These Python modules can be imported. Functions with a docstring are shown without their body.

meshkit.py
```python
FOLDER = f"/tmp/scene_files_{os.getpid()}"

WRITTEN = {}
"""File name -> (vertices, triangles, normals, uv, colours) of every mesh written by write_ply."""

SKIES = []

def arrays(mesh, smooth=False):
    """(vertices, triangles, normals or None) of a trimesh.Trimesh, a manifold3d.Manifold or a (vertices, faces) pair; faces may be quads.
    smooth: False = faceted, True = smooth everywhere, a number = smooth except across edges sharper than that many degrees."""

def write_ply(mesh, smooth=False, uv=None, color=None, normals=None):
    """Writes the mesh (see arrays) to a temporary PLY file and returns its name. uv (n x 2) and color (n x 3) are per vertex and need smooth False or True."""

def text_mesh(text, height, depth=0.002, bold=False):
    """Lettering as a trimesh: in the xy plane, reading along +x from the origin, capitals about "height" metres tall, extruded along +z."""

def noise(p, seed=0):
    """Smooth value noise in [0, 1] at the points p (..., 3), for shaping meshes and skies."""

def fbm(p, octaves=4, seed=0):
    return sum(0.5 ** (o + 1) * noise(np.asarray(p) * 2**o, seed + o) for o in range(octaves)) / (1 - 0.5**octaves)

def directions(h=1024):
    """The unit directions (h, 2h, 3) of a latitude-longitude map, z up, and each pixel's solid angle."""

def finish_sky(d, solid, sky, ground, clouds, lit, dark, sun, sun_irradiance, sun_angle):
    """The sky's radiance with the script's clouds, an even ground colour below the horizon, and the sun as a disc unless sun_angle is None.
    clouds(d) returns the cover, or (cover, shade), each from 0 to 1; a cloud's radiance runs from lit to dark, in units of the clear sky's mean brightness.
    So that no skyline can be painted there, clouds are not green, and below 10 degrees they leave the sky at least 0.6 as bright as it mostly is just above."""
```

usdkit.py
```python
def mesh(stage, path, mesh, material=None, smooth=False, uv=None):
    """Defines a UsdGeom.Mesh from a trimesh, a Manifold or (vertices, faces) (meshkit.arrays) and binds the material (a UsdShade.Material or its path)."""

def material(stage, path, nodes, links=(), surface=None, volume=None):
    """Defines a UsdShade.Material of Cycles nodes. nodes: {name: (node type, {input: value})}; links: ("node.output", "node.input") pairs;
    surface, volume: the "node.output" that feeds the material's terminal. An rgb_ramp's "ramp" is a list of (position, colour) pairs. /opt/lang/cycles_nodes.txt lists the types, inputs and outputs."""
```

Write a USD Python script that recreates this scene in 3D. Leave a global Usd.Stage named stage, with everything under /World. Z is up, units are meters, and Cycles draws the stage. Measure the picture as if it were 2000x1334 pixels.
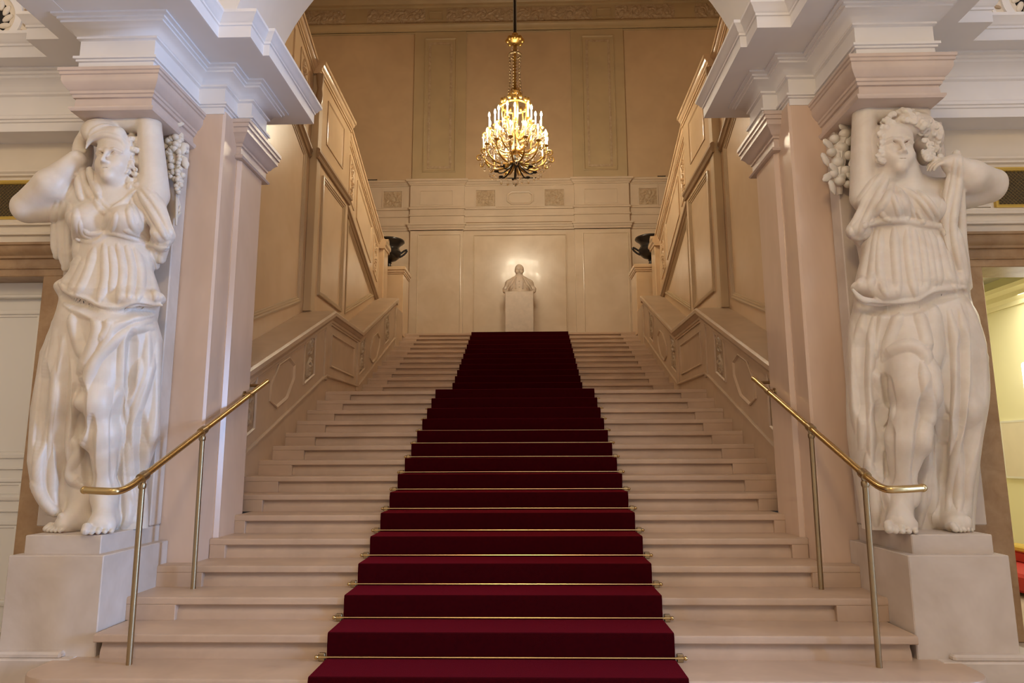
import math, random, numpy as np, trimesh, usdkit, meshkit
from shapely.geometry import Polygon
from pxr import Usd, UsdGeom, UsdLux, Gf, Sdf

stage = Usd.Stage.CreateInMemory()
UsdGeom.SetStageUpAxis(stage, UsdGeom.Tokens.z)
UsdGeom.SetStageMetersPerUnit(stage, 1.0)
UsdGeom.Xform.Define(stage, '/World')
stage.SetDefaultPrim(stage.GetPrimAtPath('/World'))
UsdGeom.Scope.Define(stage, '/World/Looks')
PI = math.pi

# ---------------------------------------------------------------- camera
CAM = np.array([0.18497, -4.05227, 1.36953]); PITCH, YAW, ROLL, FPX = 0.163041, -0.024011, -0.003583, 1350.0
fwd = np.array([math.sin(YAW)*math.cos(PITCH), math.cos(YAW)*math.cos(PITCH), math.sin(PITCH)])
rgt = np.array([math.cos(YAW), -math.sin(YAW), 0.0]); upv = np.cross(rgt, fwd)
rgt, upv = math.cos(ROLL)*rgt + math.sin(ROLL)*upv, -math.sin(ROLL)*rgt + math.cos(ROLL)*upv
cam = UsdGeom.Camera.Define(stage, '/World/camera')
cam.AddTransformOp().Set(Gf.Matrix4d(*[float(v) for v in (*rgt, 0, *upv, 0, *(-fwd), 0, *CAM, 1)]))
cam.CreateHorizontalApertureAttr(36.0); cam.CreateVerticalApertureAttr(36.0*1334/2000)
cam.CreateFocalLengthAttr(FPX/2000*36.0); cam.CreateClippingRangeAttr(Gf.Vec2f(0.05, 200))
cam.CreateExposureAttr(0.0)

# ---------------------------------------------------------------- lights
dome = UsdLux.DomeLight.Define(stage, '/World/sky_dome'); dome.CreateIntensityAttr(0.02); dome.CreateColorAttr(Gf.Vec3f(0.75, 0.85, 1.0))
def rect(name, pos, rot, w, h, inten, col):
    l = UsdLux.RectLight.Define(stage, '/World/' + name); l.CreateWidthAttr(w); l.CreateHeightAttr(h); l.CreateIntensityAttr(inten); l.CreateColorAttr(Gf.Vec3f(*col))
    x = UsdGeom.Xformable(l); x.AddTranslateOp().Set(Gf.Vec3d(*pos)); x.AddRotateXYZOp().Set(Gf.Vec3f(*rot)); return l
rect('daylight_through_window', (8.85, -2.5, 2.3), (0, 90, 0), 3.4, 1.0, 84, (0.34, 0.55, 1.0))      # tall hall window on the right, beside the viewer
def bulb_light(name, pos, r, inten, col):
    l = UsdLux.SphereLight.Define(stage, '/World/' + name); l.CreateRadiusAttr(r); l.CreateIntensityAttr(inten); l.CreateColorAttr(Gf.Vec3f(*col)); l.AddTranslateOp().Set(Gf.Vec3d(*pos))
bulb_light('lobby_lamp_light', (0, -4.7, 5.0), .45, 32, (1.0, .73, .42))            # three hall chandeliers behind and above the camera
bulb_light('lobby_lamp_light_left', (-5.0, -3.2, 5.0), .30, 24, (1.0, .76, .46))
bulb_light('lobby_lamp_light_right', (4.7, -3.4, 5.0), .30, 13, (1.0, .72, .38))
rect('side_room_light', (5.6, 3.6, 3.3), (0, 0, 0), 1.6, 1.6, 8, (1.0, 0.94, 0.74))
rect('upper_hall_light_left', (-5.0, 8.5, 13.6), (0, 0, 0), 1.4, 6.0, 1.6, (1.0, 0.68, 0.38))
rect('upper_hall_light_right', (5.0, 8.5, 13.6), (0, 0, 0), 1.4, 6.0, 1.6, (1.0, 0.68, 0.38))
FLAME = 600.0

# ---------------------------------------------------------------- helpers
used = {}; base_of = {}; shared = {}
def numbered(parent, name):
    k = (parent, name); n = used.get(k, 0); used[k] = n + 1
    return name if n == 0 else f'{name}_{n:03d}'
def tag(prim, label=None, cat=None, group=None, kind=None):
    for k, v in (('label', label), ('category', cat), ('group', group), ('kind', kind)):
        if v: prim.SetCustomDataByKey(k, v)
    return prim
def thing(name, label, cat, loc=(0, 0, 0), group=None, kind=None):
    path = '/World/' + numbered('/World', name)
    x = UsdGeom.Xform.Define(stage, path); x.AddTranslateOp().Set(Gf.Vec3d(*map(float, loc)))
    base_of[path] = np.array(loc, float)
    tag(x.GetPrim(), label, cat, group, kind); return path
def obj(name, mesh, mat, parent='/World', smooth=35, label=None, cat=None, group=None, kind=None):
    path = parent + '/' + numbered(parent, name)
    off = base_of.get(parent, np.zeros(3)); base_of[path] = off
    v, f, _ = meshkit.arrays(mesh)
    m = usdkit.mesh(stage, path, trimesh.Trimesh(v - off, f, process=False), mat, smooth=smooth)
    tag(m.GetPrim(), label, cat, group, kind); return path
def cat_(ms): return trimesh.util.concatenate([m for m in ms if m is not None])
def mir(m, s):
    if s > 0: return m
    v = np.array(m.vertices) * [-1, 1, 1]
    return trimesh.Trimesh(v, np.array(m.faces)[:, ::-1], process=False)
def box(x0, x1, y0, y1, z0, z1, b=0.0):
    x0, x1 = min(x0, x1), max(x0, x1)
    if b <= 0:
        m = trimesh.creation.box([x1-x0, y1-y0, z1-z0]); m.apply_translation([(x0+x1)/2, (y0+y1)/2, (z0+z1)/2]); return m
    pts = []
    for sx, x in ((1, x0), (-1, x1)):
        for sy, y in ((1, y0), (-1, y1)):
            for sz, z in ((1, z0), (-1, z1)):
                pts += [(x, y+sy*b, z+sz*b), (x+sx*b, y, z+sz*b), (x+sx*b, y+sy*b, z)]
    return trimesh.convex.convex_hull(np.array(pts))
def tri2d(poly):
    v, f = trimesh.creation.triangulate_polygon(Polygon(poly), engine='earcut'); return v, f
def fixed(v, f):
    m = trimesh.Trimesh(np.array(v, float), np.array(f, int), process=False); m.merge_vertices()
    trimesh.repair.fix_normals(m); return m
def loft(loops, caps=True):
    """loops: list of closed rings with equal point counts, joined in order."""
    L = [np.asarray(l, float) for l in loops]; n = len(L[0]); v = np.vstack(L); f = []
    for i in range(len(L)-1):
        for j in range(n):
            a, b = i*n+j, i*n+(j+1) % n; f += [(a, b, b+n), (a, b+n, a+n)]
    if caps:
        for l, o in ((L[0], 0), (L[-1], (len(L)-1)*n)):
            c = l.mean(0); u, s, vt = np.linalg.svd(l - c); p2 = (l - c) @ vt[:2].T
            try:
                import mapbox_earcut as me
                t = me.triangulate_float64(p2, np.array([n], np.uint32)).reshape(-1, 3)
                f += [tuple(o + k for k in q) for q in t]
            except Exception:
                f += [(o, o+k, o+k+1) for k in range(1, n-1)]
    return fixed(v, f)
def ext(poly, axis, a0, a1):
    """poly in the two other axes (cyclic order y,z / x,z / x,y) pushed along axis."""
    def up(a): return np.array([(a, p, q) if axis == 'x' else (p, a, q) if axis == 'y' else (p, q, a) for p, q in poly], float)
    return loft([up(a0), up(a1)])
def offset_path(path, d, closed=False):
    P = np.asarray(path, float); n = len(P); out = []
    for i in range(n):
        a = P[i] - P[i-1] if (closed or i > 0) else None
        b = P[(i+1) % n] - P[i] if (closed or i < n-1) else None
        na = np.array([a[1], -a[0]])/np.linalg.norm(a) if a is not None else None
        nb = np.array([b[1], -b[0]])/np.linalg.norm(b) if b is not None else None
        if na is None: m = nb
        elif nb is None: m = na
        else: m = (na + nb)/max(1 + na @ nb, 0.2)
        out.append(P[i] + d*m)
    return np.array(out)
def sweep_plan(prof, path):
    """prof (d, z): d out to the right of the path's direction; mitred."""
    rings = []
    offs = {d: offset_path(path, d) for d in {p[0] for p in prof}}
    for i in range(len(path)): rings.append([(*offs[d][i], z) for d, z in prof])
    return loft(rings)
def frame(pts, prof, to3, closed=True):
    """prof (d inwards, h outwards from the surface) run round the closed 2-D outline pts (counter-clockwise)."""
    P = np.array(pts, float)
    if Polygon(P).exterior.is_ccw is False: P = P[::-1]
    offs = [offset_path(P, -d, True) for d, h in prof]; n = len(P); k = len(prof); v = []; f = []
    for i in range(n):
        for j in range(k): v.append(to3(offs[j][i][0], offs[j][i][1], prof[j][1]))
    for i in range(n):
        for j in range(k-1):
            a, b = i*k+j, ((i+1) % n)*k+j; f += [(a, b, b+1), (a, b+1, a+1)]
    return trimesh.Trimesh(np.array(v), np.array(f), process=False)
def facing(m, d):
    """turn the shell so that its faces look along d."""
    if (m.face_normals @ np.array(d, float) * m.area_faces).sum() < 0: m.invert()
    return m
def rail(prof, stations, x0):
    """prof (dx, dz) carried along (y, z) stations in the plane x0 with upright sections."""
    return loft([[(x0+dx, y, z+dz) for dx, dz in prof] for y, z in stations])
def lathe(prof, n=24, c=(0, 0, 0)):
    P = np.array(prof, float); a = np.arange(n)*2*PI/n
    m = loft([np.stack([r*np.cos(a), r*np.sin(a), 0*a+z], 1) for r, z in np.maximum(P, [1e-4, -1e9])]); m.apply_translation(c); return m
def tube(pts, r, n=8, flat=1.0):
    P = np.asarray(pts, float); R = np.broadcast_to(np.asarray(r, float), (len(P),)); T = np.gradient(P, axis=0); T /= np.linalg.norm(T, axis=1)[:, None]
    up = np.array([0, 0, 1.0]) if abs(T[0][2]) < 0.9 else np.array([1.0, 0, 0]); rings = []; a = np.arange(n)*2*PI/n
    u = np.cross(T[0], up); u /= np.linalg.norm(u)
    for p, t, rr in zip(P, T, R):
        u = u - t*(u @ t); u /= np.linalg.norm(u); w = np.cross(t, u)
        rings.append(p + rr*(np.cos(a)[:, None]*u + flat*np.sin(a)[:, None]*w))
    return loft(rings)
def bez(*P, n=12):
    P = [np.array(p, float) for p in P]; t = np.linspace(0, 1, n)[:, None]
    while len(P) > 1: P = [(1-t)*a + t*b for a, b in zip(P[:-1], P[1:])]
    return P[0]
def ball(c, r, s=(1, 1, 1), sub=2):
    m = trimesh.creation.icosphere(sub, r); m.apply_scale(s); m.apply_translation(c); return m
def spiral(c, r0, r1, a0, turns, n=26):
    t = np.linspace(0, 1, n); a = a0 + turns*2*PI*t; r = r0 + (r1-r0)*t
    return np.stack([c[0]+r*np.cos(a), c[1]+r*np.sin(a)], 1)
def relief(w, h, curves, blobs, to3, nu, nv, amp=1.0):
    """a carved panel: height field of rounded stems (points, radius) and blobs (x, y, rx, ry, angle, height)."""
    U, V = np.meshgrid(np.linspace(-w/2, w/2, nu), np.linspace(-h/2, h/2, nv), indexing='ij'); Hh = np.zeros_like(U)
    for pts, rad in curves:
        R = np.broadcast_to(rad, (len(pts),))
        for (x, y), r in zip(pts, R):
            q = r*r - (U-x)**2 - (V-y)**2; Hh = np.maximum(Hh, np.sqrt(np.maximum(q, 0)))
    for x, y, rx, ry, an, hh in blobs:
        c, s = math.cos(an), math.sin(an); du, dv = (U-x)*c+(V-y)*s, -(U-x)*s+(V-y)*c
        q = 1-(du/rx)**2-(dv/ry)**2; Hh = np.maximum(Hh, hh*np.sqrt(np.maximum(q, 0))*(1-0.35*np.exp(-(dv/(0.22*ry))**2)))
    Hh *= amp
    v = np.array([to3(u, x, q) for u, x, q in zip(U.ravel(), V.ravel(), Hh.ravel())]); f = []
    i, j = np.meshgrid(np.arange(nu-1), np.arange(nv-1), indexing='ij'); a = (i*nv+j).ravel()
    f = np.vstack([np.stack([a, a+nv, a+nv+1], 1), np.stack([a, a+nv+1, a+1], 1)])
    return trimesh.Trimesh(v, f, process=False)
def vine(w, h, n, seed, r=0.012):
    """scrolling acanthus for a panel w x h that is long in h."""
    rnd = random.Random(seed); cur, bl = [], []
    for k in range(n):
        y = -h/2 + (k+0.5)*h/n; s = 1 if k % 2 else -1; R = min(w*0.36, h/n*0.42)
        sp = spiral((s*w*0.06, y), R, R*0.16, PI/2 if s > 0 else -PI/2, s*1.5, 40)
        cur.append((sp, np.linspace(r, r*0.7, len(sp)))); bl.append((s*w*0.06, y, R*0.3, R*0.3, 0, r*1.5))
        for q in range(7):
            a = rnd.uniform(0, 2*PI); d = R*rnd.uniform(0.7, 1.1)
            bl.append((s*w*0.06+d*math.cos(a), y+d*math.sin(a), R*0.34, R*0.14, a+rnd.uniform(0.3, 1.2), r*1.2))
    return cur, bl

# ---------------------------------------------------------------- materials
def mat(name, col, rough=0.5, var=0.0, scale=3.0, col2=None, bump=0.0, bscale=60.0, metal=0.0, coat=0.0, spec=0.5, stretch=(1, 1, 1), detail=5, **kw):
    path = '/World/Looks/' + name; nodes = {}; links = []
    p = dict(roughness=rough, metallic=metal, specular_ior_level=spec, coat_weight=coat, coat_roughness=0.08); p.update(kw)
    nodes['p'] = ('principled_bsdf', p)
    if var > 0 or bump > 0:
        nodes['g'] = ('texture_coordinate', {}); nodes['m'] = ('mapping', {'scale': stretch}); links.append(('g.object', 'm.vector'))
    if var > 0:
        c = np.array(col); c2 = np.array(col2) if col2 is not None else c*(1-var)
        nodes['n'] = ('noise_texture', {'scale': scale, 'detail': float(detail), 'roughness': 0.6, 'distortion': 0.4})
        nodes['r'] = ('rgb_ramp', {'ramp': [(0.3, tuple(c2)), (0.7, tuple(c))]})
        links += [('m.vector', 'n.vector'), ('n.fac', 'r.fac'), ('r.color', 'p.base_color')]
    else: p['base_color'] = tuple(col)
    if bump > 0:
        nodes['bn'] = ('noise_texture', {'scale': bscale, 'detail': 3.0}); nodes['b'] = ('bump', {'strength': bump, 'distance': 0.004})
        links += [('m.vector', 'bn.vector'), ('bn.fac', 'b.height'), ('b.normal', 'p.normal')]
    return usdkit.material(stage, path, nodes, links, surface='p.BSDF')
def glow(name, col, strength):
    return usdkit.material(stage, '/World/Looks/' + name, {'e': ('emission', {'color': col, 'strength': strength})}, [], surface='e.emission')
M = {}
M['stair'] = mat('limestone_steps', (.63, .465, .33), .38, .25, 2.2, (.50, .36, .25), bump=.06, bscale=90)
M['tread_edge'] = M['stair']
M['pier'] = mat('polished_stone_piers', (.76, .58, .44), .22, .2, 1.6, (.63, .46, .33), stretch=(1, 1, .35), coat=.25)
M['dado'] = mat('limestone_balustrade', (.60, .45, .31), .4, .2, 2.5, (.50, .365, .24))
M['swall'] = mat('polished_stucco_walls', (.70, .50, .31), .22, .15, 1.2, (.62, .43, .25), coat=.35)
M['moulding'] = mat('ochre_mouldings', (.55, .41, .25), .3)
M['stringer'] = mat('brown_marble_string', (.34, .22, .12), .3)
M['plaster'] = mat('white_plaster', (.86, .83, .80), .6, .06, 2)
M['cream'] = mat('cream_plaster', (.82, .73, .59), .55, .08, 2)
M['yellow'] = mat('yellow_paint', (.80, .70, .36), .6)
M['statue'] = mat('statue_marble', (.77, .70, .60), .42, .12, 5, (.67, .58, .47), bump=.05, bscale=120, subsurface_weight=0.08, subsurface_scale=0.02)
M['pedestal'] = mat('pedestal_stone', (.72, .63, .54), .5, .22, 2.0, (.54, .45, .36), bump=.08, bscale=60)
M['cap'] = mat('rose_stone_capital', (.68, .55, .46), .4, .15, 3)
M['brown'] = mat('brown_marble', (.45, .30, .16), .3, .4, 7, (.32, .185, .085))
M['carpet'] = mat('red_carpet', (.044, .0014, .003), .95, .2, 40, (.034, .0011, .0025), bump=.4, bscale=350, spec=.03, sheen_weight=.6, sheen_roughness=.35, sheen_tint=(.55, .02, .04))
M['brass'] = mat('brass', (.62, .45, .20), .28, metal=1.0)
M['brassdull'] = mat('dull_brass', (.40, .30, .17), .38, metal=1.0)
M['gold'] = mat('gilding', (.50, .31, .09), .38, metal=1.0)
M['goldpaint'] = mat('gold_paint', (.62, .42, .08), .4, metal=.3)
M['grille'] = mat('dark_grille', (.10, .07, .03), .6, metal=.2)
M['grillebar'] = mat('grille_bars', (.22, .15, .05), .5, metal=.3)
M['dark'] = mat('black_recess', (.015, .012, .01), .8)
M['bronze'] = mat('black_bronze', (.030, .024, .020), .25, metal=.3)
M['crystal'] = mat('cut_crystal', (.95, .95, .95), .02, transmission_weight=1.0, ior=1.5)
M['candle'] = mat('candle_sleeve', (.92, .88, .78), .4)
M['flame'] = glow('candle_bulb', (1.0, .87, .64), FLAME)
M['bwall_up'] = mat('upper_wall_stucco', (.54, .38, .23), .55, .12, 1.5)
M['bwall_pil'] = mat('upper_wall_pilaster', (.47, .35, .20), .5, .12, 1.5)
M['bwall_mid'] = mat('wall_band_stone', (.62, .49, .36), .45, .12, 1.5)
M['bwall_low'] = mat('polished_wall_marble', (.70, .57, .43), .24, .14, 1.4, (.60, .47, .33), coat=.08, spec=.4)
M['relief'] = mat('carved_relief_stone', (.50, .38, .25), .5, .25, 14, (.36, .25, .15))
M['bust'] = mat('bust_marble', (.66, .54, .43), .4, .12, 9)
M['door'] = mat('white_door_paint', (.78, .75, .68), .45)
M['floor'] = mat('hall_floor_stone', (.60, .50, .40), .35, .2, 2)
M['yroom'] = mat('yellow_room_paint', (.84, .79, .52), .6)
M['red'] = mat('red_upholstery', (.45, .02, .015), .7)
M['glasspane'] = usdkit.material(stage, '/World/Looks/window_pane', {'f': ('fresnel', {'IOR': 1.45}), 't': ('transparent_bsdf', {}), 'g': ('glossy_bsdf', {'roughness': .02}), 'x': ('mix_closure', {})}, [('f.fac', 'x.fac'), ('t.BSDF', 'x.closure1'), ('g.BSDF', 'x.closure2')], surface='x.closure')

# ---------------------------------------------------------------- the large structure
RISE, T = 0.14769, 0.36
ZL, Y1 = 15*RISE, 6.70                        # landing
ZT = 27*RISE; YB = 13.3                      # upper landing, rear wall
S_ = RISE/T
struct = dict(kind='structure')
obj('floor', box(-9, 9, -9.5, 6, -0.2, 0), M['floor'], label='stone floor of the entrance hall below the bottom step', cat='floor', **struct)
obj('floor', box(-6.4, 6.4, 11.0, 13.6, ZT-.3, ZT-.004), M['stair'], label='stone floor of the upper landing under the bust', cat='floor', **struct)
# entrance hall shell behind and beside the camera
obj('wall_front', box(-9, 9, -9.5, -9.3, 0, 7), M['cream'], label='cream end wall of the entrance hall behind the viewer', cat='wall', **struct)
obj('wall_left', box(-9.2, -9, -9.5, 1.5, 0, 7), M['cream'], label='cream side wall at the far left of the entrance hall', cat='wall', **struct)
wr = thing('wall_right', 'cream side wall at the far right of the entrance hall, with a tall window', 'wall', **struct)
for q in ((-9.5, -3.05, 0, 7), (-1.95, 6, 0, 7), (-3.05, -1.95, 0, .6), (-3.05, -1.95, 4.0, 7)): obj('wall_piece', box(9, 9.2, *q), M['cream'], wr)
obj('wall_piece', box(5.45, 5.75, -1.22, 1.42, 0, 7), M['cream'], wr)
wn = thing('window_1', 'tall window of the entrance hall behind the viewer on the right', 'window', (9.1, -2.5, .6), kind='structure')
obj('pane', box(9.1, 9.106, -3.05, -1.95, .6, 4.0), M['glasspane'], wn)
for y_ in (-3.03, -2.5, -1.97): obj('mullion', box(9.06, 9.14, y_-.03, y_+.03, .6, 4.0), M['door'], wn)
obj('ceiling', box(-9.2, 9.2, -9.5, 1.4, 6.9, 7.1), M['plaster'], label='white ceiling of the entrance hall', cat='ceiling', **struct)
# stair hall shell
obj('ceiling', box(-6.6, 6.6, 1.8, 13.6, 14.6, 14.8), M['bwall_up'], label='ceiling high over the stair hall', cat='ceiling', **struct)
obj('wall_outer_left', box(-6.6, -6.4, 1.8, 13.6, 0, 14.6), M['bwall_up'], label='outer wall beyond the upper flight on the left', cat='wall', **struct)
obj('wall_outer_right', box(6.4, 6.6, 1.8, 13.6, 0, 14.6), M['bwall_up'], label='outer wall beyond the upper flight on the right', cat='wall', **struct)

# arch between the hall and the stairs
R_, ZC = 2.335, 4.40
a0 = math.acos(math.sqrt(R_**2-(4.70-ZC)**2)/R_); arc = [(R_*math.cos(a), ZC+R_*math.sin(a)) for a in np.linspace(a0, PI-a0, 41)]
obj('wall_arch', ext([(3.38, 4.70), (3.38, 9.5), (-3.38, 9.5), (-3.38, 4.70)] + arc[::-1], 'y', 1.15, 2.03), M['plaster'], smooth=25, label='white round arch spanning between the two piers', cat='arch', **struct)
obj('wall_above_arch', box(-6.6, 6.6, 1.42, 2.0, 9.0, 14.6), M['bwall_up'], label='plain wall over the arch on the stair side', cat='wall', **struct)

def prof_z(z0, z1, dmax):
    q = [(0, 0), (0, .145), (.10, .155), (.10, .19), (.20, .20), (.20, .25), (0, .29), (0, .60), (.14, .625), (.14, .665), (.20, .68), (.26, .735), (.42, .80), (.68, .845), (.68, .885), (.80, .90), (.80, .94), (1, .955), (1, 1)]
    return [(d*dmax, z0+(z1-z0)*t) for d, t in q]
CORONA = [(-.25, 4.531), (0, 4.531), (.012, 4.535), (.012, 4.628), (.022, 4.632), (.022, 4.65), (.035, 4.66), (.05, 4.69), (.07, 4.71), (.07, 4.735), (-.25, 4.735)]
names = {-1: 'left', 1: 'right'}
for s in (-1, 1):
    nm = names[s]
    # wall of the wing with its doorway
    w = thing(f'wall_wing_{nm}', f'cream wall of the hall {nm} of the staircase, above and around the doorway', 'wall', **struct)
    for q in ((2.95, 3.81, 0, 4.04), (5.35, 9, 0, 4.04), (3.81, 5.35, 2.845, 4.04)): obj('wall_piece', mir(box(q[0], q[1], 1.42, 1.74, q[2], q[3]), s), M['cream'], w)
    to3 = lambda a, b, h: (s*a, 1.42-h, b)
    obj('panel_moulding', facing(frame([(3.45, 3.285), (5.7, 3.285), (5.7, 3.775), (3.45, 3.775)], [(0, 0), (0, .03), (.02, .035), (.035, .02), (.05, .022), (.06, 0)], to3), (0, -1, 0)), M['cream'], w)
    obj('corner_ornament', facing(cat_([frame([(3.80, 3.36), (3.93, 3.36), (3.93, 3.47), (3.80, 3.47)], [(0, 0), (0, .02), (.014, .02), (.014, 0)], to3), frame([(3.76, 3.325), (3.96, 3.325), (3.96, 3.36), (3.76, 3.36)], [(0, 0), (0, .016), (.012, .016), (.012, 0)], to3)]), (0, -1, 0)), M['cream'], w)
    obj('string_moulding', mir(box(3.1, 9, 1.395, 1.43, 3.20, 3.225, .005), s), M['cream'], w)
    obj('lunette', mir(box(3.3, 9, 1.17, 1.30, 4.6, 6.9), s), M['yellow'], w, label='yellow painted upper wall')
    # pier with pilaster
    p = thing(f'wall_pier_{nm}', f'polished stone pier with a corner pilaster, {nm} of the stairs', 'pier', **struct)
    obj('shaft', mir(box(2.305, 3.3, 1.22, 1.76, 0, 4.20, .018), s), M['pier'], p)
    obj('pilaster', mir(box(2.268, 2.7, 1.485, 1.98, 0, 4.0, .03), s), M['pier'], p)
    k = [(0, 3.875), (.02, 3.88), (.03, 3.895), (.02, 3.91), (0, 3.915), (0, 3.985), (.012, 3.99), (.012, 4.01), (.03, 4.02), (.045, 4.05), (.065, 4.075), (.078, 4.085), (.078, 4.125), (.09, 4.13), (.09, 4.16), (.10, 4.165), (.10, 4.195), (-.2, 4.195), (-.2, 3.875)]
    path = [(-2.30, 1.48), (-2.268, 1.48), (-2.268, 2.02), (-2.7, 2.02)] if s < 0 else [(2.7, 2.02), (2.268, 2.02), (2.268, 1.48), (2.30, 1.48)]
    pp = [(-2.9, 1.465), (-2.262, 1.465), (-2.262, 2.03), (-2.9, 2.03)]
    if s > 0: pp = [(-x, y) for x, y in pp][::-1]
    obj('pilaster_capital', sweep_plan(k, pp), M['cap'], p)
    # block over the statue
    k2 = [(-.03, 3.845), (.02, 3.86), (.03, 3.875), (.03, 3.89), (.005, 3.90), (0, 3.96), (.015, 3.965), (.02, 3.985), (.03, 3.99), (.03, 4.01), (.045, 4.02), (.065, 4.05), (.075, 4.075), (.075, 4.11), (.085, 4.115), (.085, 4.135), (.095, 4.14), (.095, 4.163), (-.281, 4.163), (-.281, 3.845)]
    pp = [(-3.125, 1.25), (-3.125, .59), (-2.56, .59), (-2.56, 1.25)]
    if s > 0: pp = [(-x, y) for x, y in pp][::-1]
    obj('trim', sweep_plan(k2, pp), M['cap'], label=f'moulded rose stone block on the head of the {nm} statue', cat='capital', **struct)
    # entablature
    t = thing('trim', f'white moulded entablature over the {nm} pier', 'cornice', **struct)
    pp = [(-3.3, 1.22), (-3.09, 1.22), (-3.09, .53), (-2.535, .53), (-2.535, 1.215), (-2.315, 1.215), (-2.315, 1.46), (-2.19, 1.46), (-2.19, 1.80), (-2.9, 1.80)]
    if s > 0: pp = [(-x, y) for x, y in pp][::-1]
    obj('architrave', sweep_plan(prof_z(4.160, 4.534, .145) + [(-.2, 4.534), (-.2, 4.160)], pp), M['plaster'], t)
    pp = [(-9, 1.20), (-3.0, 1.20)]
    if s > 0: pp = [(-x, y) for x, y in pp][::-1]
    obj('wing_architrave', sweep_plan(prof_z(4.022, 4.534, .12) + [(-.5, 4.534), (-.5, 4.022)], pp), M['plaster'], t)
    pp = [(-9, .965), (-3.645, .965), (-3.645, .73), (-3.385, .73), (-3.385, -.6), (-2.186, -.6), (-2.186, .75), (-1.935, .75), (-1.935, 1.0), (-1.885, 1.0), (-1.885, 2.14), (-3.3, 2.14)]
    if s > 0: pp = [(-x, y) for x, y in pp][::-1]
    obj('corona', sweep_plan([(d, z) for d, z in CORONA], pp), M['plaster'], t)
    for q in ((-9, -3.4, 1.0, 1.5), (-3.4, -2.0, .9, 2.0), (-3.3, -2.3, -.6, 1.0)): obj('soffit', mir(box(-q[1], -q[0], q[2], q[3], 4.533, 4.725), s), M['plaster'], t)
    # door surround
    d = thing('trim', f'brown marble surround of the doorway on the {nm}', 'door surround', **struct)
    obj('jamb', mir(box(3.50, 3.81, 1.385, 1.75, 0, 2.845, .008), s), M['brown'], d); obj('jamb', mir(box(5.35, 5.66, 1.385, 1.75, 0, 2.845, .008), s), M['brown'], d)
    obj('lintel', mir(box(3.50, 5.66, 1.385, 1.735, 2.838, 2.99, .006), s), M['brown'], d)
    obj('lintel_moulding', mir(box(3.55, 5.61, 1.372, 1.40, 2.90, 2.915, .004), s), M['brown'], d)
    pp = [(-5.75, 1.385), (-3.42, 1.385)]
    if s > 0: pp = [(-x, y) for x, y in pp][::-1]
    obj('door_cornice', sweep_plan([(0, 2.985), (.02, 2.99), (.02, 3.01), (.045, 3.03), (.06, 3.06), (.06, 3.085), (.075, 3.09), (.075, 3.11), (-.03, 3.11), (-.03, 2.985)], pp), M['brown'], d)

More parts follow.
